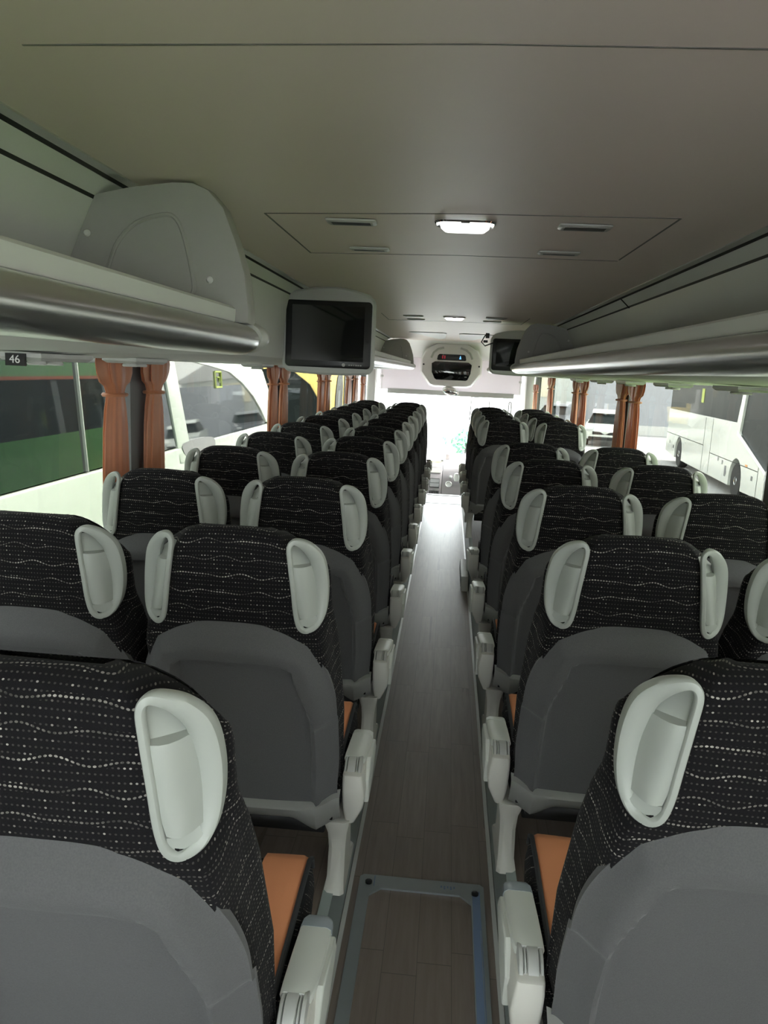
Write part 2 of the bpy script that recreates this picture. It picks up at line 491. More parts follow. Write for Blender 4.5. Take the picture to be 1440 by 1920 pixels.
def make_lower_trim():
    bm = bmesh.new()
    nu = 40; rows = [(-.543, -.010), (-.546, -.034), (-.553, -.038), (-.58, -.038), (-.61, -.035), (-.635, -.028), (-.650, -.012)]
    V = []
    for s, t in rows:
        row = []
        for i in range(nu+1):
            u = -1+2*i/nu; x = u*.224
            arch = sstep(.176, .10, abs(x))          # the band arches up between the side lugs
            s2 = -.543+(s+.543)*(1-.50*arch)
            step_ = .009*sstep(.168, .182, abs(x)); edge = .030*sstep(.76, 1, abs(u))
            row.append(bm.verts.new(bp(x, s2, t+step_-.006*(1-u*u)+edge)))
        V.append(row)
    for j in range(len(rows)-1):
        for i in range(nu): face(bm, (V[j][i], V[j][i+1], V[j+1][i+1], V[j+1][i]))
    W = []
    for k in range(2):
        W.append([bm.verts.new(bp(-.135+.27*i/12, -.585 if k == 0 else -.648, .012)) for i in range(13)])
    for i in range(12): face(bm, (W[0][i], W[0][i+1], W[1][i+1], W[1][i]))
    bmesh.ops.solidify(bm, geom=bm.faces[:], thickness=.004)
    return bm

RING = [ # x, s, t, width, depth (centre line of the grab ring)
    (.1255, .182, -.003, .011, .014), (.133, .195, .002, .013, .018), (.146, .193, .010, .018, .024), (.163, .178, .026, .026, .028), (.1785, .150, .042, .033, .030),
    (.1855, .105, .050, .036, .030), (.1870, .060, .048, .035, .030), (.187, .028, .038, .027, .028), (.181, .006, .022, .018, .022), (.166, -.001, .006, .014, .018),
    (.1515, .007, -.001, .012, .015), (.1430, .035, -.003, .011, .014), (.1365, .09, -.004, .011, .014), (.1295, .145, -.004, .011, .014)]
def make_handle(sg):
    bm = bmesh.new()
    path = catmull(RING, 5, True); n = len(path); rings = []
    for i, (x, s, t, w, d) in enumerate(path):
        a, b = path[i-1], path[(i+1) % n]
        tx, ts = b[0]-a[0], b[1]-a[1]; L = math.hypot(tx, ts); nx, ns = ts/L, -tx/L
        ring = []
        for k in range(12):
            ang = 2*pi*k/12; c, e = cos(ang), sin(ang)
            c = math.copysign(abs(c)**.6, c); e = math.copysign(abs(e)**.6, e)
            ring.append(bp(sg*(x+nx*c*w/2), s+ns*c*w/2, t+e*d/2))
        rings.append(ring)
    R = loft(bm, rings, cap=False)
    for k in range(12): face(bm, (R[-1][k], R[-1][(k+1) % 12], R[0][(k+1) % 12], R[0][k]))
    return bm
def make_trough(sg):
    """moulded side plate behind the ring"""
    bm = bmesh.new(); V = []
    ss = [.0, .008, .018, .028, .030, .05, .08, .11, .135, .148, .151, .165, .180, .192]
    for s in ss:
        a, b, T, t0 = lerp_table(BACKTAB, s)
        row = []; a = min(a, .149+.2*max(0, -s)) if s < .03 else a
        for k in range(9):
            q = k/8*(.80-.18*(1-sstep(.0, .05, s))-.34*sstep(.15, .19, s))
            x = a-.001+(b+.001-a)*q+.003
            t = t0-.004+(.080-.045*(1-sstep(.012, .045, s)))*q+.006*sstep(.149, .153, s)
            bul = sstep(.027, .031, s)*(1-sstep(.147, .152, s))     # rounded flap inside the recess
            x += .006*sin(pi*k/8)*bul; t -= .016*sin(pi*min(1, k/5.5))*bul
            row.append(bm.verts.new(bp(sg*x, s-.010*sstep(.10, .20, s)*(x/.12)**2, t)))
        V.append(row)
    for j in range(len(ss)-1):
        for k in range(8): face(bm, (V[j][k], V[j][k+1], V[j+1][k+1], V[j+1][k]))
    return bm
def make_hook(sg):
    bm = bmesh.new()
    g = [bp(sg*.1365, .146, .013), bp(sg*.1375, .132, .013), bp(sg*.142, .132, .021), bp(sg*.141, .146, .021)]
    n_ = Vector((sg*.85, -.4, 0))*.0035
    loft(bm, [[p for p in g], [p+n_ for p in g]])
    return bm

CUT = .345  # cushion top above the platform
def make_cushion():
    bm = bmesh.new(); uvl = bm.loops.layers.uv.new('UVMap')
    def sect(y, w, z0, z1):
        r = .035
        pts = [(-w, z0), (w, z0), (w+.004, (z0+z1)/2), (w-.002, z1-.016), (w-.018, z1), (w*.45, z1-.008), (-w*.45, z1-.008), (-w+.018, z1), (-w+.002, z1-.016), (-w-.004, (z0+z1)/2)]
        return [Vector((x, y, z)) for x, z in pts]
    prof = [(.22, .205, CUT-.10, CUT-.016), (.28, .212, CUT-.115, CUT-.008), (.42, .216, CUT-.115, CUT), (.60, .216, CUT-.115, CUT+.012), (.675, .212, CUT-.11, CUT+.010), (.705, .206, CUT-.10, CUT-.008), (.718, .196, CUT-.085, CUT-.040)]
    loft(bm, [sect(*p) for p in prof])
    for f in bm.faces:
        nrm = f.normal
        for l in f.loops:
            c = l.vert.co; l[uvl].uv = (c.x+c.z*(1 if c.x > 0 else -1)*.8+3, c.y+c.z+3)
    return bm
def make_stripe(sg):
    """leather bolster strip along the aisle edge"""
    bm = bmesh.new(); rows = []
    for y, w, z in [(.26, .2, CUT-.005), (.32, .2, CUT-.001), (.44, .2, CUT+.005), (.60, .2, CUT+.016), (.66, .2, CUT+.018), (.69, .198, CUT+.009), (.704, .196, CUT-.006)]:
        rows.append([Vector((sg*x, y, z+dz)) for x, dz in ((.108, -.006), (.110, -.001), (.15, .001), (.19, .002), (.200, -.004), (.200, -.016), (.108, -.016))])
    loft(bm, rows)
    return bm
def make_piping(sg):
    bm = bmesh.new()
    tube(bm, [(sg*.205, y, z) for y, z in [(.26, CUT-.006), (.32, CUT-.003), (.44, CUT+.003), (.60, CUT+.014), (.67, CUT+.014), (.70, CUT-.002), (.712, CUT-.03)]], .0055, 8)
    return bm
ARM_J = (.30, .385); ARM_T = (.525, .352)     # joint and tip (y, z local)
def make_arm(sg):
    bm = bmesh.new(); rows = []
    (y0, z0), (y1, z1) = ARM_J, ARM_T
    for f, dx0, dx1, h in [(-.02, .224, .272, .020), (.0, .222, .276, .034), (.15, .221, .279, .040), (.5, .2205, .281, .044), (.80, .221, .281, .046)]:
        y = y0+(y1-y0)*f; z = z0+(z1-z0)*f
        c = [(dx0+.006, z), (dx1-.010, z), (dx1-.002, z-.005), (dx1, z-.014), (dx1-.006, z-h), (dx0+.006, z-h), (dx0, z-.010), (dx0+.002, z-.003)]
        rows.append([Vector((sg*x, y, zz)) for x, zz in c])
    loft(bm, rows)
    # outer flank sweeping down to the side housing
    poly = [(y0+.04, z0-.022), (y1-.05, z1-.006), (y1-.03, z1-.04), (y0+.10, z0-.11), (y0+.0, z0-.13), (y0-.015, z0-.06)]
    prism(bm, poly, lambda a, b, d: Vector((sg*d, a, b)), .2755, .290, .004)
    return bm
def make_arm_cap(sg):
    bm = bmesh.new(); rows = []
    (y0, z0), (y1, z1) = ARM_J, ARM_T
    for f, dx0, dx1, h, dz in [(.80, .2205, .282, .047, 0), (.92, .222, .281, .046, 0), (.99, .226, .277, .040, -.004), (1.03, .234, .268, .028, -.012)]:
        y = y0+(y1-y0)*f; z = z0+(z1-z0)*f+dz+.0006
        c = [(dx0+.006, z), (dx1-.010, z), (dx1-.002, z-.005), (dx1, z-.014), (dx1-.006, z-h), (dx0+.006, z-h), (dx0, z-.010), (dx0+.002, z-.003)]
        rows.append([Vector((sg*x, y, zz)) for x, zz in c])
    loft(bm, rows)
    return bm
def make_barrel(sg):
    """ribbed hinge barrel behind the arm"""
    bm = bmesh.new()
    for k, (x0, x1, r) in enumerate([(.227, .234, .040), (.235, .256, .042), (.257, .262, .040), (.263, .272, .043)]):
        lathe(bm, [(.01, x0), (r-.003, x0), (r, x0+.0015), (r, x1-.0015), (r-.003, x1), (.01, x1)], (0, .285, .345), 'x', 28)
    for v in bm.verts: v.co.x *= sg
    return bm
def make_shield(sg):
    """shield-shaped housing below the hinge"""
    bm = bmesh.new(); rows = []
    for z, xi, xo, yr, yf in [(.366, .2275, .272, .238, .36), (.363, .2265, .276, .233, .37), (.34, .2265, .280, .228, .38), (.305, .227, .284, .232, .385), (.27, .2285, .280, .240, .38), (.240, .231, .268, .252, .36), (.212, .235, .257, .266, .34)]:
        r = .007
        c = [(xi+r, yr), (xo-r, yr), (xo-.002, yr+.003), (xo, yr+r), (xo, yf-r), (xo-r, yf), (xi+r, yf), (xi, yf-r), (xi, yr+r), (xi+.002, yr+.003)]
        rows.append([Vector((sg*x, y, z)) for x, y in c])
    loft(bm, rows)
    return bm
def make_leg(sg):
    bm = bmesh.new(); rows = []
    for z, xi, xo, yr, yf in [(.0, .182, .238, .26, .50), (.012, .184, .236, .265, .49), (.03, .188, .234, .28, .44), (.12, .190, .234, .285, .42), (.17, .188, .238, .27, .43), (.205, .182, .244, .25, .48), (.222, .178, .246, .245, .52)]:
        r = .010
        c = [(xi+r, yr), (xo-r, yr), (xo, yr+r), (xo, yf-r), (xo-r, yf), (xi+r, yf), (xi, yf-r), (xi, yr+r)]
        rows.append([Vector((sg*x, y, z)) for x, y in c])
    loft(bm, rows)
    return bm
def make_base():
    bm = bmesh.new()
    box(bm, (-.175, .25, .19), (.175, .66, .232), .008)
    box(bm, (-.175, .31, .145), (.175, .35, .192), .006)
    return bm
MESH = {}
def build_seat(side, aisle, name, loc, label, group):
    """side -1 left of the aisle, +1 right; the aisle flank is at local -side"""
    sg = -side
    root = empty(name, loc, 0, label, 'seat', group)
    link('backrest', make_backrest(), DOT, root)
    link('back_shell', make_shell(), GREY_FAB, root)
    link('lower_trim', make_lower_trim(), TRIM_G, root)
    for s in (1, -1):
        h = link('grab_handle', make_handle(s), HANDLE, root)
        link('recess_plate', make_trough(s), HANDLE, h)
        if s == side: link('coat_hook', make_hook(s), BLACK, h)
    cu = link('seat_cushion', make_cushion(), DOT, root)
    link('bolster_strip', make_stripe(sg), ORANGE, cu)['label'] = 'orange leather strip along the cushion edge'
    link('piping', make_piping(sg), PIPING, cu)
    link('seat_base', make_base(), BLACK, root)
    if aisle:
        a = link('armrest', make_arm(sg), ARMP, root)
        link('armrest_cap', make_arm_cap(sg), ARMP, a)
        link('hinge_barrel', make_barrel(sg), TRIM_G, a)
        link('hinge_shield', make_shield(sg), LEGP, root)
    link('leg', make_leg(sg), LEGP, root)
    return root

ORD = ['nearest', 'second', 'third', 'fourth', 'fifth', 'sixth', 'seventh', 'eighth', 'ninth', 'tenth', 'farthest']
XC = {-1: .444, 1: .445}; XWIN = {-1: .899, 1: .899}
YL, YR, P = .769, .927, .78
left_rows = [YL+P*i for i in range(11)]
right_rows = [YR+P*i for i in range(5)]+[YR+P*k for k in (6.75, 7.65, 8.6, 9.5)]
ORDR = ['nearest', 'second', 'third', 'fourth', 'fifth']
ORDR2 = ['first', 'second', 'third', 'last']
for side, rows, word in ((-1, left_rows, 'left'), (1, right_rows, 'right')):
    for aisle in (True, False):
        proto = None
        for i, y in enumerate(rows):
            if not aisle and i == 0: continue          # wholly outside the frame
            x = side*(XC[side] if aisle else XWIN[side])
            col_ = 'aisle' if aisle else 'window'
            if side < 0:
                pos = ('%s from the camera' % ORD[i]) if 0 < i < 10 else ('nearest the camera' if i == 0 else 'farthest from the camera')
                lab = 'black dotted coach seat in the left %s column, %s' % (col_, pos)
            elif i < 5:
                pos = ('%s from the camera' % ORDR[i]) if i else 'nearest the camera'
                lab = 'black dotted coach seat in the right %s column, %s' % (col_, pos)
            else:
                lab = 'black dotted seat in the right %s column, %s beyond the stairwell gap' % (col_, ORDR2[i-5])
            grp = '%s-side %s seats' % (word, col_)
            loc = (x, y, PLAT)
            if proto is None: proto = build_seat(side, aisle, 'coach_seat', loc, lab, grp)
            else: dup(proto, loc, lab)
    # the nearest arm wears a blue-grey tip
# blue-grey armrest tips on the two nearest aisle seats only
for o in list(COL.objects):
    if o.get('label', '').startswith('black dotted coach seat') and 'aisle' in o['label'] and 'nearest the camera' in o['label']:
        for a in o.children:
            for c in a.children:
                if c.name.startswith('armrest_cap'):
                    c.data = c.data.copy(); c.data.materials[0] = CAPG; c['label'] = 'blue-grey armrest tip'

# ------------------------------------------------------------------ FLOOR
bm = bmbox((-AW, YB, -.05), (AW, 10.14, 0)); struct('floor', bm, WOOD)
for s, w in ((-1, 'left'), (1, 'right')):
    bm = bmesh.new(); a, b = sorted((s*(AW+.012), s*(XW+.02)))
    box(bm, (a, YB, -.05), (b, 10.0, PLAT)); struct('floor_%s' % w, bm, WOOD)
    # riser and edge strips
    bm = bmesh.new()
    prof = [(AW-.002, .004), (AW+.004, PLAT-.012), (AW+.002, PLAT+.004), (AW+.03, PLAT+.006), (AW+.03, PLAT+.0005), (AW+.0125, PLAT+.0003), (AW+.0125, .004)]
    loft(bm, [[Vector((s*x, y, z)) for x, z in prof] for y in (YB, 10.0)]); struct('trim_%d' % (1 if s < 0 else 2), bm, RISER)
    bm = bmesh.new()
    prof = [(AW-.016, .0002), (AW-.016, .005), (AW-.004, .008), (AW-.0025, .0002)]
    loft(bm, [[Vector((s*x, y, z)) for x, z in prof] for y in (YB, 10.1)]); struct('trim_%d' % (3 if s < 0 else 4), bm, EDGE)
# nosing at the head of the aisle steps
bm = bmesh.new(); box(bm, (-AW+.018, 10.06, .0003), (AW-.018, 10.15, .006), .002); box(bm, (-AW+.018, 10.142, -.16), (AW-.018, 10.15, -.0), 0); struct('trim_5', bm, EDGE)
bm = bmesh.new(); box(bm, (-AW+.017, 9.425, .0003), (AW-.017, 9.437, .003)); struct('trim_6', bm, TRIM_G)
bm = bmbox((-1.2, 10.151, -.45), (1.2, YF, -.40)); struct('floor_front', bm, DASHL)

# hatch frame in the aisle
hr = empty('floor_hatch_frame', (0, 0, 0), 0, 'film-covered steel hatch frame screwed to the wood aisle floor near the camera', 'hatch frame')
bm = bmesh.new()
xo0, xo1, y0, y1 = -.196, .196, 1.22, 2.205; xi0, xi1, yi0, yi1 = -.160, .155, 1.27, 2.145; c = .035; z1 = .007
outer = [(xo0, y0), (xo1, y0), (xo1, y1-.012), (xo1-.012, y1), (xo0+.012, y1), (xo0, y1-.012)]
inner = [(xi0+c, yi0), (xi1-c, yi0), (xi1, yi0+c), (xi1, yi1-c), (xi1-c, yi1), (xi0+c, yi1), (xi0, yi1-c), (xi0, yi0+c)]
def ringsolid(bm, outer, inner, z0, z1):
    res = []
    for z in (z0, z1):
        vo = [bm.verts.new((x, y, z)) for x, y in outer]; vi = [bm.verts.new((x, y, z)) for x, y in inner]
        eo = [bm.edges.new((vo[i], vo[(i+1) % len(vo)])) for i in range(len(vo))]
        ei = [bm.edges.new((vi[i], vi[(i+1) % len(vi)])) for i in range(len(vi))]
        bmesh.ops.triangle_fill(bm, edges=eo+ei, use_beauty=True); res.append((vo, vi))
    for k in (0, 1):
        a, b = res[0][k], res[1][k]
        for i in range(len(a)): face(bm, (a[i], a[(i+1) % len(a)], b[(i+1) % len(a)], b[i]))
ringsolid(bm, outer, inner, .0006, z1)
link('frame', bm, FRAMEM, hr, smooth=False)
for x, y in ((-.166, 2.165), (.168, 2.155)):
    bm = bmesh.new(); lathe(bm, [(.001, 0), (.011, 0), (.011, .006), (.007, .009), (.001, .009)], (x, y, z1), 'z', 16); link('screw', bm, BLACK, hr)
bm = bmesh.new()
box(bm, (.158, 1.23, z1+.0002), (.179, 2.0, z1+.0008)); box(bm, (.159, 2.0, z1+.0002), (.181, 2.17, z1+.0008)); box(bm, (.181, 1.35, z1+.0002), (.183, 2.17, z1+.0008))
box(bm, (-.150, 2.15, z1+.0002), (-.147, 2.2, z1+.0008))
for a in range(5): box(bm, (.06+.01*a, 2.172-.006*(a % 2), z1+.0002), (.066+.01*a, 2.182, z1+.0008))
link('protective_film', bm, FILM, hr, smooth=False)['label'] = 'peeling blue protective film'

# vent grille at the right floor edge
vg = empty('floor_vent', (AW-.02, 5.9, 0), 0, 'small pale grille standing at the right edge of the aisle floor', 'vent')
bm = bmesh.new(); prism(bm, [(-.33, .001), (.33, .001), (.28, .10), (-.28, .10)], lambda a, b, d: Vector((d, a, b)), -.045, .012, .006); link('housing', bm, EDGE, vg)
bm = bmesh.new()
for k in range(14): box(bm, (-.047, -.27+.04*k, .02), (-.0445, -.247+.04*k, .085))
link('slots', bm, BLACK, vg, smooth=False)

# ------------------------------------------------------------------ WALLS + WINDOWS
edges = [YB]+PIL+[YF]
win_no = 0
HW = .075
for s, w in ((-1, 'left'), (1, 'right')):
    bm = bmesh.new(); a, b = sorted((s*XW, s*(XW+.06)))
    box(bm, (a, YB, -.05), (b, YF-.6, WB))
    for y in PIL: box(bm, (a, y-HW, WB), (b, y+HW, WT+.02))
    box(bm, (a, YB, WT), (b, YF-.3, WT+.1))
    a2, b2 = sorted((s*XW, s*(XW+.06)))
    box(bm, (a2, YB, WT+.1), (b2, YF-.3, 2.06))
    struct('wall_%s' % w, bm, WALLG)
    # outside skin of this green coach
    bm = bmesh.new(); a, b = sorted((s*(XW+.075), s*(XW+.085)))
    box(bm, (a, YB-.2, -1.15), (b, YF, WB+.03)); box(bm, (a, YB-.2, 1.637), (b, YF, 1.82))
    a3, b3 = sorted((s*(XW+.03), s*(XW+.085)))
    struct('wall_%s_outside' % w, bm, GREENB)
    bm = bmesh.new(); box(bm, (a3, YB-.2, 1.82), (b3, YF, 2.22), .02); struct('roof_edge_%s' % w, bm, TRIM_G)
    bm = bmesh.new(); a, b = sorted((s*(XW+.0855), s*(XW+.089))); box(bm, (a, YB-.2, 1.606), (b, YF, 1.645)); struct('trim_%d' % (7 if s < 0 else 8), bm, REDL)
    # pale sill moulding
    bm = bmesh.new(); a, b = sorted((s*(XW-.03), s*XW)); box(bm, (a, YB, WB-.02), (b, YF-.9, WB+.02), .01); struct('trim_%d' % (9 if s < 0 else 10), bm, WALLP, True)
    ys = [YB+.1]+[q for p in PIL for q in (p-HW, p+HW)]+[YF-.35]
    for k in range(0, len(ys), 2):
        win_no += 1
        bm = bmesh.new(); a, b = sorted((s*(XW+.045), s*(XW+.05)))
        box(bm, (a, ys[k], WB), (b, ys[k+1], WT))
        struct('window_%d' % win_no, bm, SIDEGL)
# rear wall
bm = bmesh.new(); box(bm, (-1.25, YB-.08, -.05), (1.25, YB, 1.10)); box(bm, (-1.25, YB-.08, 1.75), (1.25, YB, 2.06))
for a, b in ((-1.25, -1.12), (1.12, 1.25)): box(bm, (a, YB-.08, 1.10), (b, YB, 1.75))
struct('wall_rear', bm, WALLG)
bm = bmbox((-1.12, YB-.05, 1.10), (1.12, YB-.045, 1.75)); struct('window_rear', bm, FRONTGL)

# ------------------------------------------------------------------ CEILING
bm = bmesh.new()
prof = [(-1.2, 2.03), (-.765, 2.0), (-.5, 2.004), (0, 2.008), (.5, 2.004), (.765, 2.0), (1.2, 2.03), (1.2, 2.10), (-1.2, 2.10)]
loft(bm, [[Vector((x, y, z)) for x, z in prof] for y in (YB, 10.3)])
struct('ceiling', bm, CEIL, True)
tn = 11
def seam(x0, y0, x1, y1, w=.005):
    global tn
    bm = bmesh.new(); d = Vector((x1-x0, y1-y0, 0)); n = Vector((-d.y, d.x, 0)).normalized()*w/2
    pts = []
    k = max(2, int(d.length/.1))
    rows = []
    for i in range(k+1):
        p = Vector((x0, y0, 0))+d*i/k; zz = 2.008-abs(p.x)*.0095
        rows.append([Vector((q.x, q.y, zz+dz)) for q, dz in ((p+n, .002), (p-n, .002), (p-n, -.0008), (p+n, -.0008))])
    loft(bm, rows); struct('trim_%d' % tn, bm, SEAM); tn += 1
for args in ((-.535, 2.16, -.535, 2.86), (.54, 2.06, .54, 2.77), (-.535, 2.16, .54, 2.06), (-.535, 2.86, .54, 2.80, .003), (-.6, 1.07, .62, 1.05, .003),
             (-.53, 5.7, -.53, 6.4), (.53, 5.65, .53, 6.35), (-.53, 6.4, .53, 6.35)):
    seam(*args)
def slot_vent(x, y, w, d, label, lit=False):
    v = empty('ceiling_vent', (x, y, 2.0065-abs(x)*.009), 0, label, 'vent', 'ceiling air vents')
    bm = bmesh.new()
    def rect(a, b, n=5, r=.008):
        return [(sx*(a-r)+r*cos(t), sy*(b-r)+r*sin(t)) for sx, sy, t0 in ((1, 1, 0), (-1, 1, pi/2), (-1, -1, pi), (1, -1, 3*pi/2)) for t in [t0+pi/2*i/n for i in range(n+1)]]
    def R(poly, z): return [Vector((a, b, z)) for a, b in poly]
    loft(bm, [R(rect(w/2, d/2), .0), R(rect(w/2, d/2), -.004), R(rect(w/2-.006, d/2-.005), -.008), R(rect(w/2-.012, d/2-.011, r=.004), -.008), R(rect(w/2-.017, d/2-.015, r=.004), -.0078)], cap=False)
    link('frame', bm, TRIM_G, v)
    bm = bmbox((-w/2+.016, -d/2+.014, -.0083), (w/2-.016, d/2-.014, -.004)); link('slot', bm, BLACK, v, smooth=False)
    return v
slot_vent(-.307, 2.233, .140, .066, 'slotted ceiling vent left of the near ceiling lamp, larger one')
slot_vent(.329, 2.203, .140, .066, 'slotted ceiling vent right of the near ceiling lamp, larger one')
slot_vent(-.306, 2.71, .135, .050, 'slim slotted vent left of the near ceiling lamp, farther one')
slot_vent(.322, 2.655, .135, .050, 'slim slotted vent right of the near ceiling lamp, farther one')
slot_vent(-.305, 5.85, .150, .07, 'tiny slotted vent left of the far ceiling lamp')
slot_vent(.30, 5.75, .150, .07, 'tiny slotted vent right of the far ceiling lamp')
slot_vent(-.30, 6.2, .14, .05, 'thin vent by the far ceiling seam on the left')
slot_vent(.29, 6.12, .14, .05, 'thin vent by the far ceiling seam on the right')
def ceil_lamp(x, y, label):
    v = empty('ceiling_lamp', (x, y, 2.008), 0, label, 'lamp', 'ceiling lamps')
    bm = bmesh.new()
    def rect(a, b, r, n=5): return [(sx*(a-r)+r*cos(t), sy*(b-r)+r*sin(t)) for sx, sy, t0 in ((1, 1, 0), (-1, 1, pi/2), (-1, -1, pi), (1, -1, 3*pi/2)) for t in [t0+pi/2*i/n for i in range(n+1)]]
    def R(p, z): return [Vector((a, b, z)) for a, b in p]
    loft(bm, [R(rect(.083, .055, .03), 0), R(rect(.083, .055, .03), -.006), R(rect(.078, .05, .028), -.010), R(rect(.068, .042, .022), -.008)], cap=False)
    link('frame', bm, CHROME, v)
    bm = bmesh.new(); loft(bm, [R(rect(.070, .044, .022), -.004), R(rect(.066, .040, .02), -.016), R(rect(.054, .028, .016), -.026)]); link('diffuser', bm, LAMP, v)
    bm = bmesh.new(); box(bm, (-.012, -.05, -.012), (.012, -.042, -.007), .002); link('switch', bm, BLACK, v)
    return v
ceil_lamp(.009, 2.215, 'lit white ceiling lamp in chrome frame, near one over the aisle')
ceil_lamp(-.002, 5.84, 'lit white ceiling lamp, small far one before the front screen')

# ------------------------------------------------------------------ RACKS
def rack(side, y0, y1, label, div_front):
    s = side
    def Q(x, y, z): return Vector((s*x, y, z))
    r = empty('luggage_rack', (0, 0, 0), 0, label, 'luggage rack', 'overhead luggage racks')
    def ext(prof, mat, name, ya=y0, yb=y1, parent=r, smooth=True):
        bm = bmesh.new(); loft(bm, [[Q(x, y, z) for x, z in prof] for y in (ya, yb)]); return link(name, bm, mat, parent, smooth)
    el = [(.505+.052*cos(a), 1.654+.036*sin(a)) for a in [2*pi*k/28 for k in range(28)]]
    # tube with a drawn-in nose at its far end
    bm = bmesh.new(); rows = []
    for y, k in ((y0, 1), (y1-.10, 1), (y1-.05, .97), (y1-.015, .85), (y1, .6)):
        rows.append([Q(.520+(x-.520)*k, y, 1.654+(z-1.654)*k) for x, z in el])
    loft(bm, rows); link('front_tube', bm, ALU, r)
    ext([(.520, 1.688), (.512, 1.694), (.510, 1.722), (.516, 1.728), (.530, 1.728), (.530, 1.688)], RACKG, 'lip', y0, y1-.03)
    ext([(.528, 1.690), (.528, 1.700), (.99, 1.655), (1.0, 1.64), (.53, 1.68)], RACKG, 'shelf', y0, y1-.005)
    ext([(.524, 1.626), (.535, 1.618), (1.03, 1.604), (1.165, 1.598), (1.165, 1.612), (1.03, 1.622), (.54, 1.634)], UNDER, 'underside', y0, y1)
    # end divider
    yd0, yd1 = y1-.055, y1-.005
    out = [(.925, 1.70), (.912, 1.815), (.845, 1.966), (.76, 1.984), (.66, 1.997), (.612, 1.997), (.575, 1.982), (.540, 1.945), (.510, 1.87), (.488, 1.80), (.478, 1.72), (.478, 1.69), (.56, 1.69)]
    bm = bmesh.new()
    rows = []
    cx, cz = .70, 1.84
    for y, k in ((yd0, .985), (yd0+.006, .997), (yd0+.018, 1.0), (yd1, 1.0)):
        rows.append([Q(cx+(x-cx)*k, y, cz+(z-cz)*k) for x, z in out])
    loft(bm, rows); d = link('end_divider', bm, DIVG, r)
    # pressed recess frame
    ip = [(.835, 1.745), (.815, 1.80), (.79, 1.86), (.745, 1.905), (.68, 1.925), (.650, 1.915), (.63, 1.87), (.612, 1.79), (.612, 1.755), (.64, 1.735), (.72, 1.735)]
    bm = bmesh.new(); tube(bm, [Q(x, yd0+.001, z) for x, z in catmull(ip, 4, True)], .0055, 8, True); link('pressed_rim', bm, DIVG, d)
    for x, z in ((.862, 1.879), (.572, 1.785)):
        bm = bmesh.new(); lathe(bm, [(.001, -.006), (.005, -.006), (.008, -.003), (.008, .0), (.001, .0)], (s*x, yd0+.0005, z), 'y', 14); link('screw', bm, EDGE, d)
    # tube end collar
    bm = bmesh.new(); rows = []
    for y, k in ((y1-.022, 1.18), (y1, 1.30), (y1+.03, 1.28), (y1+.06, 1.0), (y1+.07, .6)):
        rows.append([Q(.535+(x-.520)*k, y, 1.662+(z-1.654)*k*.85) for x, z in el])
    loft(bm, rows); link('end_collar', bm, TVBEZ, r)
    return r
def rack_back(side, y0, y1, n):
    s = side
    def Q(x, y, z): return Vector((s*x, y, z))
    def ext(prof, mat, name):
        bm = bmesh.new(); loft(bm, [[Q(x, y, z) for x, z in prof] for y in (y0, y1)]); return struct(name, bm, mat, True)
    ext([(.762, 2.001), (.762, 1.9965), (.786, 1.994), (.786, 2.001)], ALU, 'trim_%d' % n)
    ext([(.786, 2.0), (.802, 1.992), (.802, 2.01), (.786, 2.01)], DARK, 'trim_%d' % (n+1))
    ext([(.802, 1.994), (.842, 1.962), (.852, 1.966), (.812, 2.0)], RACKG, 'trim_%d' % (n+2))
    ext([(.8425, 1.963), (.846, 1.954), (.856, 1.956), (.853, 1.965)], DARK, 'trim_%d' % (n+3))
    ext([(.846, 1.954), (.88, 1.885), (.915, 1.80), (.955, 1.70), (1.0, 1.64), (1.06, 1.612), (1.165, 1.600), (1.165, 1.99), (.90, 1.99)], RACKG, 'trim_%d' % (n+4))
rack_back(-1, YB, 9.95, 30); rack_back(1, YB, 9.95, 36)
bm = bmesh.new(); prism(bm, [(.800, 1.9955), (.846, 1.953), (.843, 1.95), (.797, 1.992)], lambda a, b, d: Vector((a, d, b)), 3.95, 3.957); struct('trim_42', bm, DARK)
bm = bmesh.new(); prof = [(.846, 1.954), (.862, 1.88), (.872, 1.78), (.874, 1.68), (.884, 1.635), (.92, 1.608), (1.0, 1.598), (1.165, 1.594), (1.165, 1.60), (.97, 1.69), (.90, 1.88)]
loft(bm, [[Vector((-x, y, z)) for x, z in prof] for y in (1.87, 4.44)]); struct('trim_43', bm, RACKG, True)
rack(-1, YB, 1.85, 'aluminium-fronted luggage rack on the left nearest the camera with grey end divider', True)
rack(-1, 4.45, 9.9, 'far left luggage rack running to the front behind the left monitor', True)
rack(1, YB, 6.05, 'long aluminium-fronted luggage rack on the right side nearest the camera', True)
rack(1, 6.9, 9.9, 'far right luggage rack near the front, beyond the right monitor', True)
# grey end plates of the front racks
for s, w in ((-1, 'left'), (1, 'right')):
    bm = bmesh.new(); prism(bm, [(.90, 1.70), (.84, 1.93), (.55, 1.95), (.47, 1.66), (.60, 1.66)], lambda a, b, d: Vector((s*a, d, b)), 9.975, 9.99)
    tag(link('rack_end_plate', bm, DIVG), 'grey end plate of the front %s luggage rack' % w, 'panel', 'rack end plates')

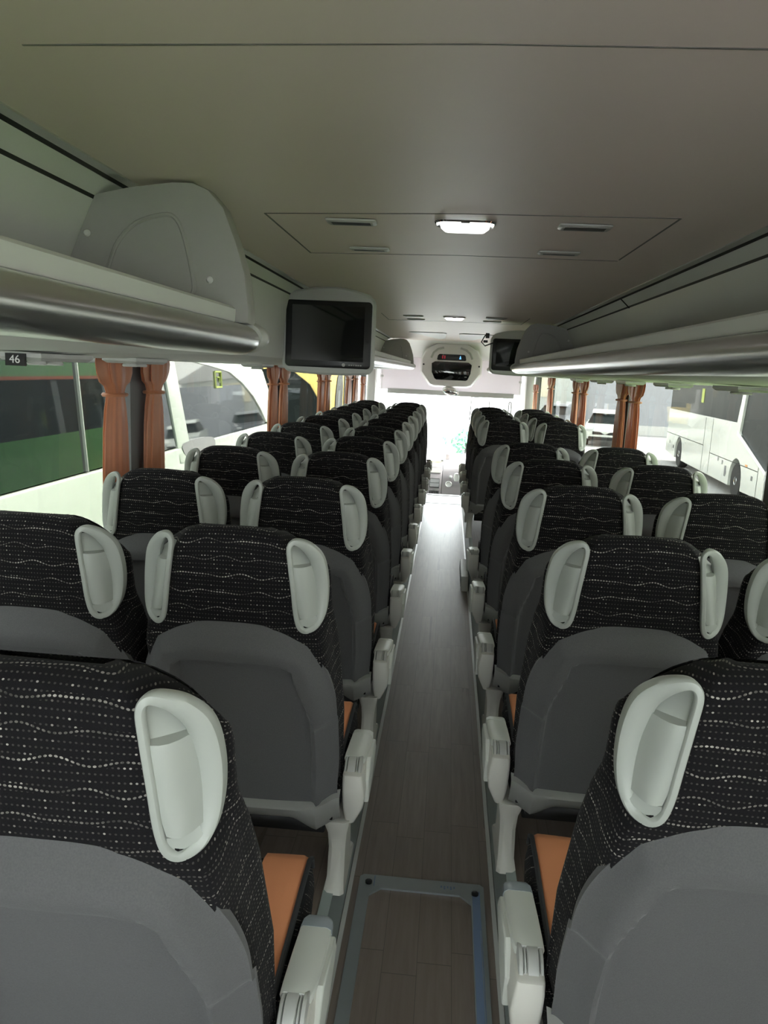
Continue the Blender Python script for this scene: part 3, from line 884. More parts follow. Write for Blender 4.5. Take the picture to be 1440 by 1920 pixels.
# ------------------------------------------------------------------ MONITORS
def monitor(x0, x1, z0, z1, y, side, label):
    t = empty('monitor', ((x0+x1)/2, y, (z0+z1)/2), 0, label, 'monitor', 'fold-down monitors')
    w, h = (x1-x0)/2, (z1-z0)/2
    def rr(a, b, top, r, n=6):
        pts = []
        for sx, sz, t0 in ((1, 1, 0), (-1, 1, pi/2), (-1, -1, pi), (1, -1, 3*pi/2)):
            for i in range(n+1):
                q = t0+pi/2*i/n; pts.append((sx*(a-r)+r*cos(q), sz*(b-r)+r*sin(q)))
        out = []
        for px, pz in pts: out.append((px, pz+(top*(1-(px/a)**2) if pz > 0 else -top*.25*(1-(px/a)**2))))
        # refine the top edge
        ref = []
        for i, p in enumerate(out):
            q = out[(i+1) % len(out)]; ref.append(p)
            if abs(p[0]-q[0]) > a:
                for k in range(1, 12):
                    xx = p[0]+(q[0]-p[0])*k/12; zz = (b+top*(1-(xx/a)**2)) if p[1] > 0 else -(b+top*.25*(1-(xx/a)**2)); ref.append((xx, zz))
        return ref
    def R(p, yy): return [Vector((a, yy, b)) for a, b in p]
    bm = bmesh.new()
    loft(bm, [R(rr(w-.01, h-.01, .045, .04), -.004), R(rr(w, h, .045, .045), .006), R(rr(w, h, .045, .045), .03), R(rr(w-.02, h-.02, .04, .05), .07), R(rr(w-.08, h-.07, .03, .05), .10)])
    link('housing', bm, TVBEZ, t)
    bm = bmesh.new()
    def rect(a, b, r, n=5, dz=0): return [(sx*(a-r)+r*cos(q), sz*(b-r)+r*sin(q)+dz) for sx, sz, t0 in ((1, 1, 0), (-1, 1, pi/2), (-1, -1, pi), (1, -1, 3*pi/2)) for q in [t0+pi/2*i/n for i in range(n+1)]]
    loft(bm, [R(rect(w-.018, h-.026, .02), -.003), R(rect(w-.018, h-.026, .02), -.0095), R(rect(w-.021, h-.029, .018), -.0115)]); link('bezel', bm, BLACK, t)
    bm = bmesh.new(); box(bm, (-w+.05, -.0125, -h+.06), (w-.055, -.0112, h-.05)); sc = link('screen', bm, SCREEN, t, smooth=False)
    bm = bmesh.new(); lathe(bm, [(.001, 0), (.007, 0), (.006, .003), (.001, .003)], (w-.035, -.0145, -.03), 'y', 12)
    for v in bm.verts: pass
    link('sensor', bm, DARK, t)
    bm = bmesh.new()
    for k in range(6): box(bm, (w-.13+.012*k, -.0128, -h+.040), (w-.122+.012*k, -.0122, -h+.046))
    lathe(bm, [(.004, -.0128), (.009, -.0128), (.009, -.0118), (.004, -.0118)], (w-.155, 0, -h+.043), 'y', 14)
    link('printed_mark', bm, TRIM_G, t, smooth=False)
    # arm to the side panel
    bm = bmesh.new(); xs = w*side
    box(bm, *[tuple(v) for v in ((min(xs*.6, xs*1.0+side*.05), .03, -h*.3), (max(xs*.6, xs*1.0+side*.05), .10, h*.9))], .02); link('mount', bm, TVBEZ, t)
    return t
monitor(-.880, -.402, 1.572, 1.958, 4.0, -1, 'fold-down monitor with black screen hanging on the left below the ceiling')
monitor(.300, .790, 1.612, 1.915, 6.35, 1, 'fold-down monitor on the right half hidden behind the grey rack divider')
# clip by the right monitor
tk = empty('cable_clip', (.275, 6.3, 1.905), 0, 'small black clip with loose cable at the upper left of the right monitor', 'clip')
bm = bmesh.new(); box(bm, (-.02, -.01, -.02), (.01, .02, .02), .004); box(bm, (-.035, 0, -.055), (.0, .012, -.035), .004); link('clip_body', bm, BLACK, tk)
bm = bmesh.new(); tube(bm, [(-.01, 0, .02), (-.03, .0, -.01), (-.05, .01, -.05), (-.02, .01, -.08), (.05, .03, -.05)], .005, 6); link('cable', bm, BLACK, tk)

# ------------------------------------------------------------------ reading light units
def text_mesh(s, size, mat, name, parent, mw):
    cu = bpy.data.curves.new(name, 'FONT'); cu.body = s; cu.size = size; cu.align_x = 'CENTER'; cu.align_y = 'CENTER'; cu.extrude = .0004
    tmp = bpy.data.objects.new(name, cu); COL.objects.link(tmp); bpy.context.view_layer.update()
    me = bpy.data.meshes.new_from_object(tmp); bpy.data.objects.remove(tmp)
    o = bpy.data.objects.new(name, me); COL.objects.link(o); me.materials.clear(); me.materials.append(mat); o.parent = parent; o.matrix_local = mw
    return o
def service(side, y, label, number=None, x=None):
    x = x or 1.02
    u = empty('reading_light_unit', (side*x, y, 1.5965), 0, label, 'reading light', 'reading light units under the racks')
    bm = bmesh.new(); rows = []
    for z, a, b in ((.004, .055, .13), (-.006, .055, .13), (-.014, .046, .115)):
        rows.append([Vector((sx*a, sy*b, z)) for sx, sy in ((1, 1), (-1, 1), (-1, -1), (1, -1))])
    loft(bm, rows); link('housing', bm, TVBEZ, u)
    for dy in (-.05, .03):
        bm = bmesh.new(); lathe(bm, [(.001, -.012), (.018, -.012), (.024, -.020), (.020, -.024), (.001, -.022)], (0, dy, 0), 'z', 16); link('lamp', bm, EDGE, u)
    return u
for i, y in enumerate([2.45, 3.25, 4.05, 4.9, 5.7, 6.5, 7.4]):
    if i in (0, 2, 3, 4, 5): service(-1, y, 'reading light unit under the left rack, %s from the camera' % ['second', 'x', 'third', 'fourth', 'fifth', 'sixth', 'x'][i])
for i, y in enumerate([2.85, 3.7, 4.55, 5.4, 6.3]):
    service(1, y, 'reading light unit under the right rack, %s from the camera' % ['nearest', 'second', 'third', 'fourth', 'fifth'][i])
u = service(-1, 1.855, 'reading light unit with black seat number plate above the left window', x=1.0)
bm = bmbox((-.026, -.140, -.026), (.020, -.131, .002)); pl = link('number_plate', bm, BLACK, u, smooth=False)
text_mesh('46', .026, WHITET, 'numerals', pl, Matrix.Translation((-.003, -.1406, -.012)) @ Matrix.Rotation(pi/2, 4, 'X'))

# ------------------------------------------------------------------ CURTAINS
def curtain(side, y, w, label, tie_z=1.475, seed=0, top=WT-.002, bottom=WB+.02, lean=0, x=1.139):
    rnd = random.Random(seed)
    c = empty('curtain', (side*x, y, 0), 0, label, 'curtain', 'copper tied curtains')
    ph = [rnd.uniform(0, 2*pi) for _ in range(4)]
    def section(z, wy, wx, fold, n=72, twist=0, shift=0):
        out = []
        for k in range(n):
            a = 2*pi*k/n
            rr = 1+fold*(.6*sin(9*a+ph[0])+.4*sin(14*a+ph[1])+.3*sin(5*a+ph[2]))
            out.append(Vector((-side*cos(a+twist)*wx*rr, sin(a+twist)*wy*rr+shift, z)))
        return out
    H = [(top, .5, 0.023, .24), (top-.02, .52, 0.024, .24), (top-.05, .50, 0.026, .22), (top-.08, .43, 0.025, .18), (tie_z+.03, .30, 0.024, .10), (tie_z+.012, .245, 0.022, .08), (tie_z, .235, 0.021, .07), (tie_z-.015, .25, 0.022, .09),
         (tie_z-.05, .30, 0.023, .10), (tie_z-.12, .35, 0.024, .10), (tie_z-.25, .385, 0.024, .09), (tie_z-.38, .39, 0.024, .09), (bottom+.08, .37, 0.024, .09), (bottom, .37, 0.024, .09)]
    bm = bmesh.new()
    loft(bm, [section(z, wy*w, wx, f, shift=lean*sstep(tie_z, top, z)) for z, wy, wx, f in H])
    link('drape', bm, SATIN, c)
    bm = bmesh.new(); tube(bm, [v for v in section(tie_z, .25*w, .032, .02, 28)], .007, 6, True); link('tie_band', bm, SATIN, c)
    return c
curts = [(-1, 2.655, .27, 'copper curtain at the near side of the first left pillar', .0), (-1, 3.02, .26, 'copper curtain at the far side of the first left pillar', .02),
         (-1, 5.13, .30, 'copper curtain at the near side of the second left pillar, by the monitor', 0), (-1, 5.47, .30, 'copper curtain at the far side of the second left pillar, by the monitor', 0),
         (-1, 7.07, .34, 'copper curtain at the near side of the third left pillar', 0), (-1, 7.45, .34, 'copper curtain at the far side of the third left pillar', 0),
         (-1, 9.05, .60, 'copper curtain at the near side of the fourth left pillar', 0), (-1, 9.72, .50, 'copper curtain at the far side of the fourth left pillar', 0), (-1, 10.55, .35, 'front-most copper curtain on the left, beside the driver area', 0),
         (1, 2.68, .30, 'copper curtain at the right picture edge, cut by the frame', 0),
         (1, 5.08, .33, 'copper curtain on the near side of the middle right pillar', 0), (1, 5.48, .31, 'copper curtain on the far side of the middle right pillar', 0),
         (1, 7.03, .36, 'copper curtain on the near side of the third right pillar', 0), (1, 7.46, .30, 'dark copper curtain on the far side of the third right pillar', 0),
         (1, 9.3, .50, 'copper curtain at the fourth right pillar near the front', 0), (1, 10.9, .40, 'front-most copper curtain on the right, gathered by the door', 0)]
for i, (s, y, w, lab, ln) in enumerate(curts):
    fr = 'front-most' in lab
    curtain(s, y*.962, w*.86, lab, seed=i+3, lean=ln, top=WT-.002 if not fr else 1.50, tie_z=1.475 if not fr else 1.40)
# slim lime emergency tags between the curtain pairs
for s, y, lab in ((-1, 5.28, 'slim pale green tag on the second left pillar between two curtains'), (1, 5.28, 'slim pale green tag on the middle right pillar between two curtains')):
    bm = bmbox((s*XW-.004-.002, y-.012, 1.28), (s*XW+.004-.0, y+.012, 1.47), .002)
    for v in bm.verts: v.co.x -= s*.006
    tag(link('emergency_tag', bm, HANDLE), lab, 'tag')

# ------------------------------------------------------------------ FRONT END
# roof dome over the windscreen
bm = bmesh.new()
prof = [(10.28, 2.01), (10.45, 1.99), (10.7, 1.94), (11.0, 1.86), (11.3, 1.78), (11.5, 1.73), (11.5, 2.12), (10.28, 2.12)]
loft(bm, [[Vector((x, y, z)) for y, z in prof] for x in (-1.23, 1.23)]); struct('ceiling_front', bm, WHITEP, True)
for k, (x0, x1, lab) in enumerate(((-.46, -.07, 'grey speaker panel in the front ceiling, left one'), (.06, .44, 'grey speaker panel in the front ceiling, right one'))):
    bm = bmesh.new(); poly = [(x0, 8.2), (x0+.03, 8.15), (x1-.04, 8.15), (x1, 8.25), (x1-.02, 9.4), (x1-.08, 9.55), (x0+.28, 9.55)] if k == 0 else [(x0, 8.25), (x0+.04, 8.15), (x1, 8.15), (x1-.2, 9.55), (x0+.06, 9.55), (x0+.02, 9.4)]
    prism(bm, poly, lambda a, b, d: Vector((a, b, d)), 1.999, 2.006, .002); tag(link('ceiling_speaker', bm, TVBEZ), lab, 'speaker', 'front ceiling speakers')
# front screen housing
fs = empty('front_display_unit', (0, 10.5, 0), 0, 'white overhead housing with front screen and clock display above the windscreen', 'display')
def px(poly): return poly
bm = bmesh.new()
hexo = [(-.40, 1.60), (-.40, 1.78), (-.34, 1.90), (-.20, 1.985), (.20, 1.985), (.34, 1.90), (.40, 1.78), (.40, 1.60), (.28, 1.44), (.22, 1.42), (-.22, 1.42), (-.28, 1.44)]
rows = []
for y, k in ((-.012, .90), (0, .97), (.03, 1.0), (.35, 1.06), (.6, 1.08)):
    rows.append([Vector((x*k, y, 1.70+(z-1.70)*k)) for x, z in hexo])
loft(bm, rows); link('housing', bm, WHITEP, fs)
bm = bmesh.new(); scr = [(-.255, 1.60), (-.262, 1.72), (-.22, 1.745), (.23, 1.745), (.272, 1.715), (.262, 1.60), (.225, 1.515), (.20, 1.505), (-.19, 1.505), (-.215, 1.52)]
prism(bm, scr, lambda a, b, d: Vector((a, d, b)), -.022, -.008, .003); link('screen', bm, SCREEN, fs)
bm = bmesh.new(); dsp = [(-.195, 1.775), (-.185, 1.825), (-.165, 1.845), (.165, 1.845), (.185, 1.825), (.195, 1.775), (.18, 1.765), (-.18, 1.765)]
prism(bm, dsp, lambda a, b, d: Vector((a, d, b)), -.020, -.008, .003); dd = link('clock_display', bm, BLACK, fs)
bm = bmesh.new(); box(bm, (-.13, -.0212, 1.785), (-.115, -.0202, 1.825)); box(bm, (-.10, -.0212, 1.785), (-.085, -.0202, 1.825)); link('red_indicator', bm, REDT, dd, smooth=False)
bm = bmesh.new(); prism(bm, [(.10, 1.785), (.128, 1.785), (.121, 1.815), (.117, 1.828), (.111, 1.828), (.107, 1.815)], lambda a, b, d: Vector((a, d, b)), -.0212, -.0202); link('blue_indicator', bm, BLUET, dd, smooth=False)
bm = bmesh.new(); box(bm, (.185, -.0232, 1.55), (.215, -.0222, 1.558)); link('printed_mark', bm, TRIM_G, fs, smooth=False)
for s in (-1, 1):
    bm = bmesh.new(); tube(bm, [(s*x, -.012, z) for x, z in ((.275, 1.79), (.245, 1.86), (.19, 1.905), (.11, 1.93))], .014, 8); link('air_slot', bm, TRIM_G, fs)
    bm = bmesh.new(); lathe(bm, [(.001, -.02), (.012, -.02), (.012, 0), (.001, 0)], (s*.37, .0, 1.70), 'y', 10); link('screw', bm, BLACK, fs)
# blind
bl = empty('windscreen_blind', (0, 11.25, 0), 0, 'pale roller blind pulled part way down the windscreen', 'blind')
bm = bmesh.new(); box(bm, (-1.02, 0, 1.33), (1.02, .006, 1.80)); link('cloth', bm, BLIND, bl, smooth=False)
bm = bmesh.new(); box(bm, (-.90, -.012, 1.275), (.92, .018, 1.345), .006); link('bottom_bar', bm, TRIM_G, bl)
for x in (-.99, 1.0):
    bm = bmesh.new(); tube(bm, [(x, -.01, 1.80), (x, -.01, 1.25)], .005, 6); box(bm, (x-.02, -.02, 1.50), (x+.02, .0, 1.53), .004); link('guide', bm, EDGE, bl)
# interior mirror
mi = empty('interior_mirror', (.012, 10.55, 1.355), 0, 'oval convex interior mirror hanging below the front screen', 'mirror')
bm = bmesh.new(); rows = []
for d, k in ((-.045, .05), (-.043, .35), (-.034, .7), (-.018, .93), (-.004, 1.0)): rows.append([Vector((.105*k*cos(a), d, .062*k*sin(a)-.016*k*cos(a))) for a in [2*pi*q/28 for q in range(28)]])
loft(bm, rows); link('mirror_glass', bm, CHROME, mi)
bm = bmesh.new(); rows = []
for d, k in ((-.006, 1.03), (.004, 1.06), (.02, .98), (.04, .6)): rows.append([Vector((.105*k*cos(a), d, .062*k*sin(a)-.016*k*cos(a))) for a in [2*pi*q/28 for q in range(28)]])
loft(bm, rows); link('mirror_shell', bm, WHITEP, mi)
bm = bmesh.new(); tube(bm, [(0, .03, .03), (0, .06, .09), (0, .05, .14)], .010, 8); link('stalk', bm, WHITEP, mi)
# windscreen and pillars
bm = bmesh.new(); prism(bm, [(YF+.12, -.35), (YF+.13, -.35), (YF-.35, 1.95), (YF-.36, 1.95)], lambda a, b, d: Vector((d, a, b)), -1.18, 1.18); struct('window_front', bm, FRONTGL)
for s, n in ((-1, 50), (1, 51)):
    bm = bmesh.new()
    rows = []
    for y, z, w in ((YF+.10, -.4, .10), (YF+.0, .6, .10), (YF-.18, 1.3, .10), (YF-.4, 1.8, .12)):
        rows.append([Vector((s*(1.22-dx), y+dy, z)) for dx, dy in ((0, 0), (w, .02), (w, -.10), (0, -.30))])
    loft(bm, rows); struct('trim_%d' % n, bm, WHITEP, True)
    # pale side cheek by the blind
    bm = bmesh.new(); a, b = sorted((s*1.05, s*1.17)); box(bm, (a, 10.95, 1.1), (b, 11.2, 2.0), .03); struct('trim_%d' % (n+2), bm, WHITEP, True)
bm = bmbox((-1.22, YF+.06, -1.1), (1.22, YF+.2, -.34)); struct('wall_front', bm, GREENB)
# dashboard
da = empty('dashboard', (0, 0, 0), 0, 'mauve-grey dashboard with instrument console and tray below the windscreen', 'dashboard')
bm = bmesh.new(); rows = []
for x in (-1.1, 1.1): rows.append([Vector((x, y, z)) for y, z in ((11.35, -.40), (11.30, .18), (11.38, .26), (11.75, .27), (11.95, .22), (11.95, -.40))])
loft(bm, rows); link('dash_body', bm, DASHL, da)
# tilted centre console
def slab(x0, x1, pts, name, mat, parent, bev=.0):
    bm = bmesh.new(); prism(bm, pts, lambda a, b, d: Vector((d, a, b)), x0, x1, bev); return link(name, bm, mat, parent)
slab(-.30, -.035, [(10.98, -.40), (10.98, -.20), (11.26, .24), (11.34, .26), (11.34, -.40)], 'switch_console', DASH, da, .008)
slab(-.03, .36, [(11.02, -.40), (11.02, -.12), (11.22, .18), (11.30, .30), (11.40, .33), (11.40, -.40)], 'engine_cover', DASH, da, .012)
def on_console(x0, x1, f0, f1, name, mat, th=.006):
    a = Vector((0, 10.98, -.20)); b = Vector((0, 11.26, .24)); n = Vector((0, -.843, .536))
    P0, P1 = a+(b-a)*f0, a+(b-a)*f1
    bm = bmesh.new(); loft(bm, [[P0+Vector((x0, 0, 0)), P0+Vector((x1, 0, 0)), P1+Vector((x1, 0, 0)), P1+Vector((x0, 0, 0))], [P0+n*th+Vector((x0, 0, 0)), P0+n*th+Vector((x1, 0, 0)), P1+n*th+Vector((x1, 0, 0)), P1+n*th+Vector((x0, 0, 0))]])
    return link(name, bm, mat, da, smooth=False)
on_console(-.21, -.07, .34, .62, 'radio', BLACK)
on_console(-.205, -.075, .36, .475, 'radio_face', WALLG, .009)
on_console(-.205, -.075, .49, .60, 'radio_face', WALLG, .009)
on_console(-.20, -.06, .80, .94, 'display_panel', TRIM_G)
for k in range(6): on_console(-.21+.024*k, -.193+.024*k, .14, .24, 'rocker_switch', BLACK, .008)
bm = bmesh.new(); lathe(bm, [(.001, 0), (.045, 0), (.05, .006), (.042, .012), (.036, .006), (.001, .006)], (0, 0, 0), 'z', 22)
bmesh.ops.transform(bm, matrix=Matrix.Translation((.065, 11.10, .005)) @ Matrix.Rotation(radians(57), 4, 'X'), verts=bm.verts); link('cup_ring', bm, EDGE, da)
bm = bmesh.new(); lathe(bm, [(.001, 0), (.022, 0), (.024, .02), (.001, .03)], (0, 0, 0), 'z', 16)
bmesh.ops.transform(bm, matrix=Matrix.Translation((.09, 11.165, .10)) @ Matrix.Rotation(radians(57), 4, 'X'), verts=bm.verts); link('dial', bm, EDGE, da)
bm = bmesh.new(); lathe(bm, [(.001, 0), (.03, .0), (.045, .05), (.03, .11), (.001, .12)], (.175, 11.10, .06), 'z', 16); tag(link('white_bottle_holder', bm, WHITEP), 'white rounded holder on the engine cover beside the aisle', 'holder')
bm = bmesh.new(); prism(bm, [(-.22, 11.42), (.0, 11.41), (-.02, 11.46), (-.22, 11.55)], lambda a, b, d: Vector((a, b, d)), .278, .292, .004); tag(link('yellow_cloth', bm, YELLOWC), 'yellow cloth lying on the dashboard tray', 'cloth')
ph = empty('dash_camera', (.03, 11.62, .275), 0, 'small grey device on its foot on the dashboard top', 'device')
bm = bmesh.new(); box(bm, (-.03, -.015, .03), (.03, .02, .12), .01); link('device_body', bm, DASH, ph)
bm = bmesh.new(); box(bm, (-.10, -.03, 0), (.10, .03, .03), .008); link('foot', bm, WALLG, ph)
# thin guide frame ahead of the right front seats
bm = bmesh.new(); yy = 9.25
tube(bm, [(.255, yy, 1.06), (.262, yy, 1.335), (.475, yy, 1.32), (.478, yy, 1.06)], .006, 8)
tag(link('guard_frame', bm, TRIM_G), 'thin rectangular metal frame standing above the front right aisle seat', 'rail')
bm = bmesh.new(); tube(bm, catmull([(.70, 9.2, .9), (.70, 9.2, 1.25), (.715, 9.2, 1.29), (.73, 9.2, 1.25), (.73, 9.2, .9)], 4, False), .006, 8)
tag(link('grab_rail', bm, EDGE), 'thin looped grab rail between the two front right seats', 'rail')
# stairwell partition on the right
sw = empty('stairwell_rail', (.66, 5.2, PLAT), 0, 'white moulded rail at the stairwell gap on the right', 'rail')
bm = bmesh.new(); box(bm, (-.02, -.02, .0), (.02, .02, .70), .008); link('post', bm, LEGP, sw)
bm = bmesh.new(); tube(bm, catmull([(-.10, 0, .72), (.0, 0, .72), (.06, 0, .745), (.09, 0, .78), (.12, 0, .74), (.13, 0, .68)], 4, False), .016, 8); link('hand_grip', bm, LEGP, sw)

# ------------------------------------------------------------------ OUTSIDE
GZ = -1.45
bm = bmbox((-60, -40, GZ-.2), (60, 140, GZ)); struct('ground', bm, CONC)
def wheel(parent, x, y, r, side, w=.28):
    bm = bmesh.new(); lathe(bm, [(r*.55, -w/2), (r*.93, -w/2), (r, -w/2+.04), (r, w/2-.04), (r*.93, w/2), (r*.55, w/2)], (x, y, GZ+r), 'x', 36)
    t = link('wheel', bm, RUBBER, parent)
    bm = bmesh.new(); d = side*w/2
    lathe(bm, [(.02, d*.4), (r*.22, d*1.05), (r*.25, d*.6), (r*.45, d*.5), (r*.54, d*.95), (r*.58, d*1.0), (r*.58, d*.3), (.02, d*.3)], (x, y, GZ+r), 'x', 30)
    link('hub', bm, CHROME, t)
    bm = bmesh.new()
    for k in range(10): lathe(bm, [(.004, d*.5), (.03, d*.5), (.022, d*.95), (.004, d*1.0)], (x, y+r*.36*cos(2*pi*k/10), GZ+r+r*.36*sin(2*pi*k/10)), 'x', 8)
    link('wheel_nuts', bm, CHROME, t)
# --- neighbouring white coach on the left, parallel and facing the same way
nb = empty('parked_coach', (0, 0, 0), 0, 'white coach with dark windows parked close along the left side', 'coach')
X0 = -3.0
WAIST = .64
def NB(y, z, d): return Vector((X0-d-.085*max(0, z-WAIST), y, z))   # the flank leans in above the waist
bm = bmesh.new()
low = [(-9, GZ+.3), (11.6, GZ+.3), (12.6, GZ+.5), (13.2, -.3), (13.25, .40), (13.1, .62), (-9, WAIST)]
prism(bm, low, NB, 0, 2.5, .02)
link('body', bm, WHITEB, nb)
bm = bmesh.new()
arch = [(-9, 1.95), (8.0, 1.95), (8.3, 1.62), (9.0, 1.60), (9.9, 1.54), (10.66, 1.47), (11.3, 1.31), (11.88, 1.10), (12.3, .88), (12.62, .66), (13.15, .62), (13.05, 1.05), (12.6, 1.48), (11.9, 1.78), (10.8, 2.0), (9.3, 2.1), (-9, 2.1)]
prism(bm, arch, NB, 0, 2.5, .01); link('roof', bm, WHITEB, nb)
bm = bmesh.new(); prism(bm, [(8.03, 1.96), (8.36, 1.96), (8.86, .45), (8.45, .45)], NB, -.008, .1, .004); link('front_pillar', bm, WHITEB, nb)
bm = bmesh.new(); prism(bm, [(-8.9, WAIST), (8.5, WAIST), (8.1, 1.95), (-8.9, 1.95)], NB, .02, 2.4); link('side_window', bm, DARKGL, nb)
bm = bmesh.new(); prism(bm, [(8.25, 1.66), (9.0, 1.61), (9.9, 1.55), (10.66, 1.48), (11.3, 1.32), (11.88, 1.11), (12.3, .89), (12.62, .67), (12.5, .62), (8.8, .50)], NB, .02, 2.4); link('driver_window', bm, DARKGL, nb)
bm = bmesh.new(); prism(bm, catmull([(8.55, .66), (9.6, .66), (9.75, .50), (9.5, .36), (9.05, .33), (8.75, .45)], 4, True), NB, -.006, .03); link('quarter_window', bm, DARKGL, nb)
bm = bmesh.new(); prism(bm, [(6.2, WAIST), (6.215, WAIST), (6.215, 1.95), (6.2, 1.95)], NB, -.002, .022); link('window_joint', bm, HANDLE, nb, smooth=False)
bm = bmesh.new(); fr_ = [(10.0, 1.27), (10.26, 1.27), (10.26, 1.47), (10.0, 1.47)]
for a, b in ((0, 1), (1, 2), (2, 3), (3, 0)):
    tube(bm, [NB(*fr_[a], .012), NB(*fr_[b], .012)], .014, 6)
tube(bm, [NB(10.08, 1.40, .012), NB(10.18, 1.40, .012), NB(10.18, 1.33, .012)], .01, 6)
link('emergency_sticker', bm, SIGNY, nb)
wheel(nb, X0-.2, 10.2, .52, 1); wheel(nb, X0-.2, 2.5, .52, 1)
# --- white coach standing off to the right
rc = empty('parked_coach', (0, 0, 0), 0, 'white coach with dark windows standing across the yard seen through the right windows', 'coach')
ROT = radians(-5.0)
rc.location = (7.84, 20.6, 0); rc.rotation_euler = (0, 0, ROT)
def RC(y, z, d): return Vector((d, y, z))
bm = bmesh.new()
def arcpts(cy_, r, z0):
    return [(cy_-r*cos(a), GZ+.50+r*sin(a)) for a in [pi*k/12 for k in range(13)]]
y_f, y_r = -1.9, 11.2
w1, w2 = 1.05, 8.75
low = [(y_f, GZ+.35)]+[(w1-.62, GZ+.30)]+arcpts(w1, .62, 0)+[(w1+.62, GZ+.30), (w2-.62, GZ+.30)]+arcpts(w2, .62, 0)+[(w2+.62, GZ+.30), (y_r, GZ+.42), (y_r, .62), (1.35, .62), (.9, .30), (y_f, -.55), (y_f-.12, -.7), (y_f-.15, GZ+.8)]
prism(bm, low, RC, 0, 2.5); link('body', bm, WHITEB, rc, smooth=False)
bm = bmesh.new(); prism(bm, [(y_f-.02, 1.0), (-1.4, 1.52), (-.5, 1.75), (.6, 1.85), (y_r, 1.60), (y_r, 2.2), (-.2, 2.3), (-1.2, 2.1), (y_f-.1, 1.6)], RC, 0, 2.5); link('roof', bm, WHITEB, rc, smooth=False)
bm = bmesh.new(); prism(bm, [(1.42, .60), (y_r-.02, .60), (y_r-.02, 1.62), (1.05, 1.82)], RC, .03, 2.4); link('side_window', bm, FARGL, rc, smooth=False)
bm = bmesh.new(); prism(bm, [(1.0, .34), (.70, 1.84), (-.5, 1.74), (-1.4, 1.50), (y_f+.03, 1.0), (y_f+.03, -.50)], RC, .03, 2.4); link('driver_window', bm, FARGL, rc, smooth=False)
bm = bmesh.new(); prism(bm, [(1.34, .60), (1.42, .60), (1.05, 1.84), (.80, 1.84), (1.05, .40), (1.0, .26)], RC, -.012, .05); link('front_pillar', bm, WHITEB, rc, smooth=False)
bm = bmesh.new(); prism(bm, [(1.3, .42), (1.3, .30), (y_f+.02, -.60), (y_f+.02, -.50)], RC, -.012, .05); link('window_sill_strip', bm, CHROME, rc, smooth=False)
bm = bmesh.new()
for y in (4.05, 5.0, -.95, -1.55): box(bm, (-.003, y, GZ+.32), (.004, y+.03, .60 if y > 0 else -.35))
box(bm, (-.003, 5.03, -.32), (.004, y_r, -.30)); box(bm, (-.003, -.9, -.48), (.004, 4.03, -.46)); link('panel_gap', bm, DARK, rc, smooth=False)
bm = bmesh.new()
for y, z in ((2.9, -.60), (1.95, GZ+.55), (2.4, GZ+.8), (10.4, GZ+.75), (9.6, GZ+.62), (-.55, GZ+.7)): box(bm, (-.006, y, z), (.004, y+.14, z+.12), .003)
box(bm, (-.008, 2.0, GZ+.50), (.004, 2.16, GZ+.80), .003); link('side_markers', bm, DARKCAR, rc, smooth=False)
bm = bmesh.new(); box(bm, (-.012, .0, GZ+1.0), (.002, .18, GZ+1.05)); link('amber_marker', bm, AMBER, rc, smooth=False)
bm = bmesh.new(); box(bm, (.02, 5.75, 1.02), (.03, 6.10, 1.48)); link('emergency_sticker', bm, SIGNY, rc, smooth=False)
bm = bmesh.new(); prism(bm, [(-1.92, GZ+.78), (-1.45, GZ+.85), (-1.55, GZ+1.08), (-1.95, GZ+1.12)], RC, -.012, .05, .004); link('headlamp', bm, HEADL, rc)
for yy, name in ((w1, 'f'), (w2, 'r')):
    wheel(rc, .18, yy, .50, -1, .30)
# --- white car and dark car beyond
def car(name, x, y, rot, paint, label, L=4.4, W=1.85, H=1.62):
    c = empty(name, (x, y, GZ), rot, label, 'car')
    def Y(a, b, d): return Vector((d, a, b))
    hw = W/2
    bm = bmesh.new(); rows = []
    side = [(-L/2, .35), (-L/2-.02, .70), (-L/2+.12, .88), (-L/2+1.05, 1.02), (L/2-.2, 1.04), (L/2, .8), (L/2, .35)]
    for d, k in ((-hw, .97), (-hw+.06, 1), (0, 1.01), (hw-.06, 1), (hw, .97)): rows.append([Y(a*k, b, d) for a, b in side])
    loft(bm, rows); link('body', bm, paint, c)
    bm = bmesh.new(); rows = []
    g = [(-L/2+1.0, 1.0), (-L/2+1.75, H-.12), (L/2-.9, H-.1), (L/2-.25, 1.0)]
    for d, k in ((-hw+.08, 0), (-hw+.28, 1), (hw-.28, 1), (hw-.08, 0)):
        rows.append([Y(a, b if not (i in (1, 2) and k == 0) else b-.45, d) for i, (a, b) in enumerate(g)])
    loft(bm, rows); link('windows', bm, FARGL, c)
    bm = bmesh.new(); rows = []
    for d in (-hw+.24, hw-.24): rows.append([Y(a, b, d) for a, b in ((-L/2+1.6, H-.14), (-L/2+1.95, H), (L/2-1.1, H), (L/2-.75, H-.12))])
    loft(bm, rows); link('roof', bm, paint, c)
    bm = bmesh.new(); box(bm, (-hw*.62, -L/2-.035, .55), (hw*.62, -L/2+.1, .70), .02); box(bm, (-hw*.8, -L/2-.035, .30), (hw*.8, -L/2+.1, .46), .02); link('grille', bm, BLACK, c)
    for s in (-1, 1):
        bm = bmesh.new(); box(bm, *[tuple(v) for v in ((min(s*hw*.62, s*hw*.93), -L/2-.03, .70), (max(s*hw*.62, s*hw*.93), -L/2+.2, .82))], .02); link('headlamp', bm, HEADL, c)
        for yy in (-L/2+.85, L/2-.85):
            bm = bmesh.new(); lathe(bm, [(.05, -.1), (.30, -.1), (.33, -.07), (.33, .07), (.30, .1), (.05, .1)], (s*(hw-.08), yy, .33), 'x', 24); link('wheel', bm, RUBBER, c)
    return c
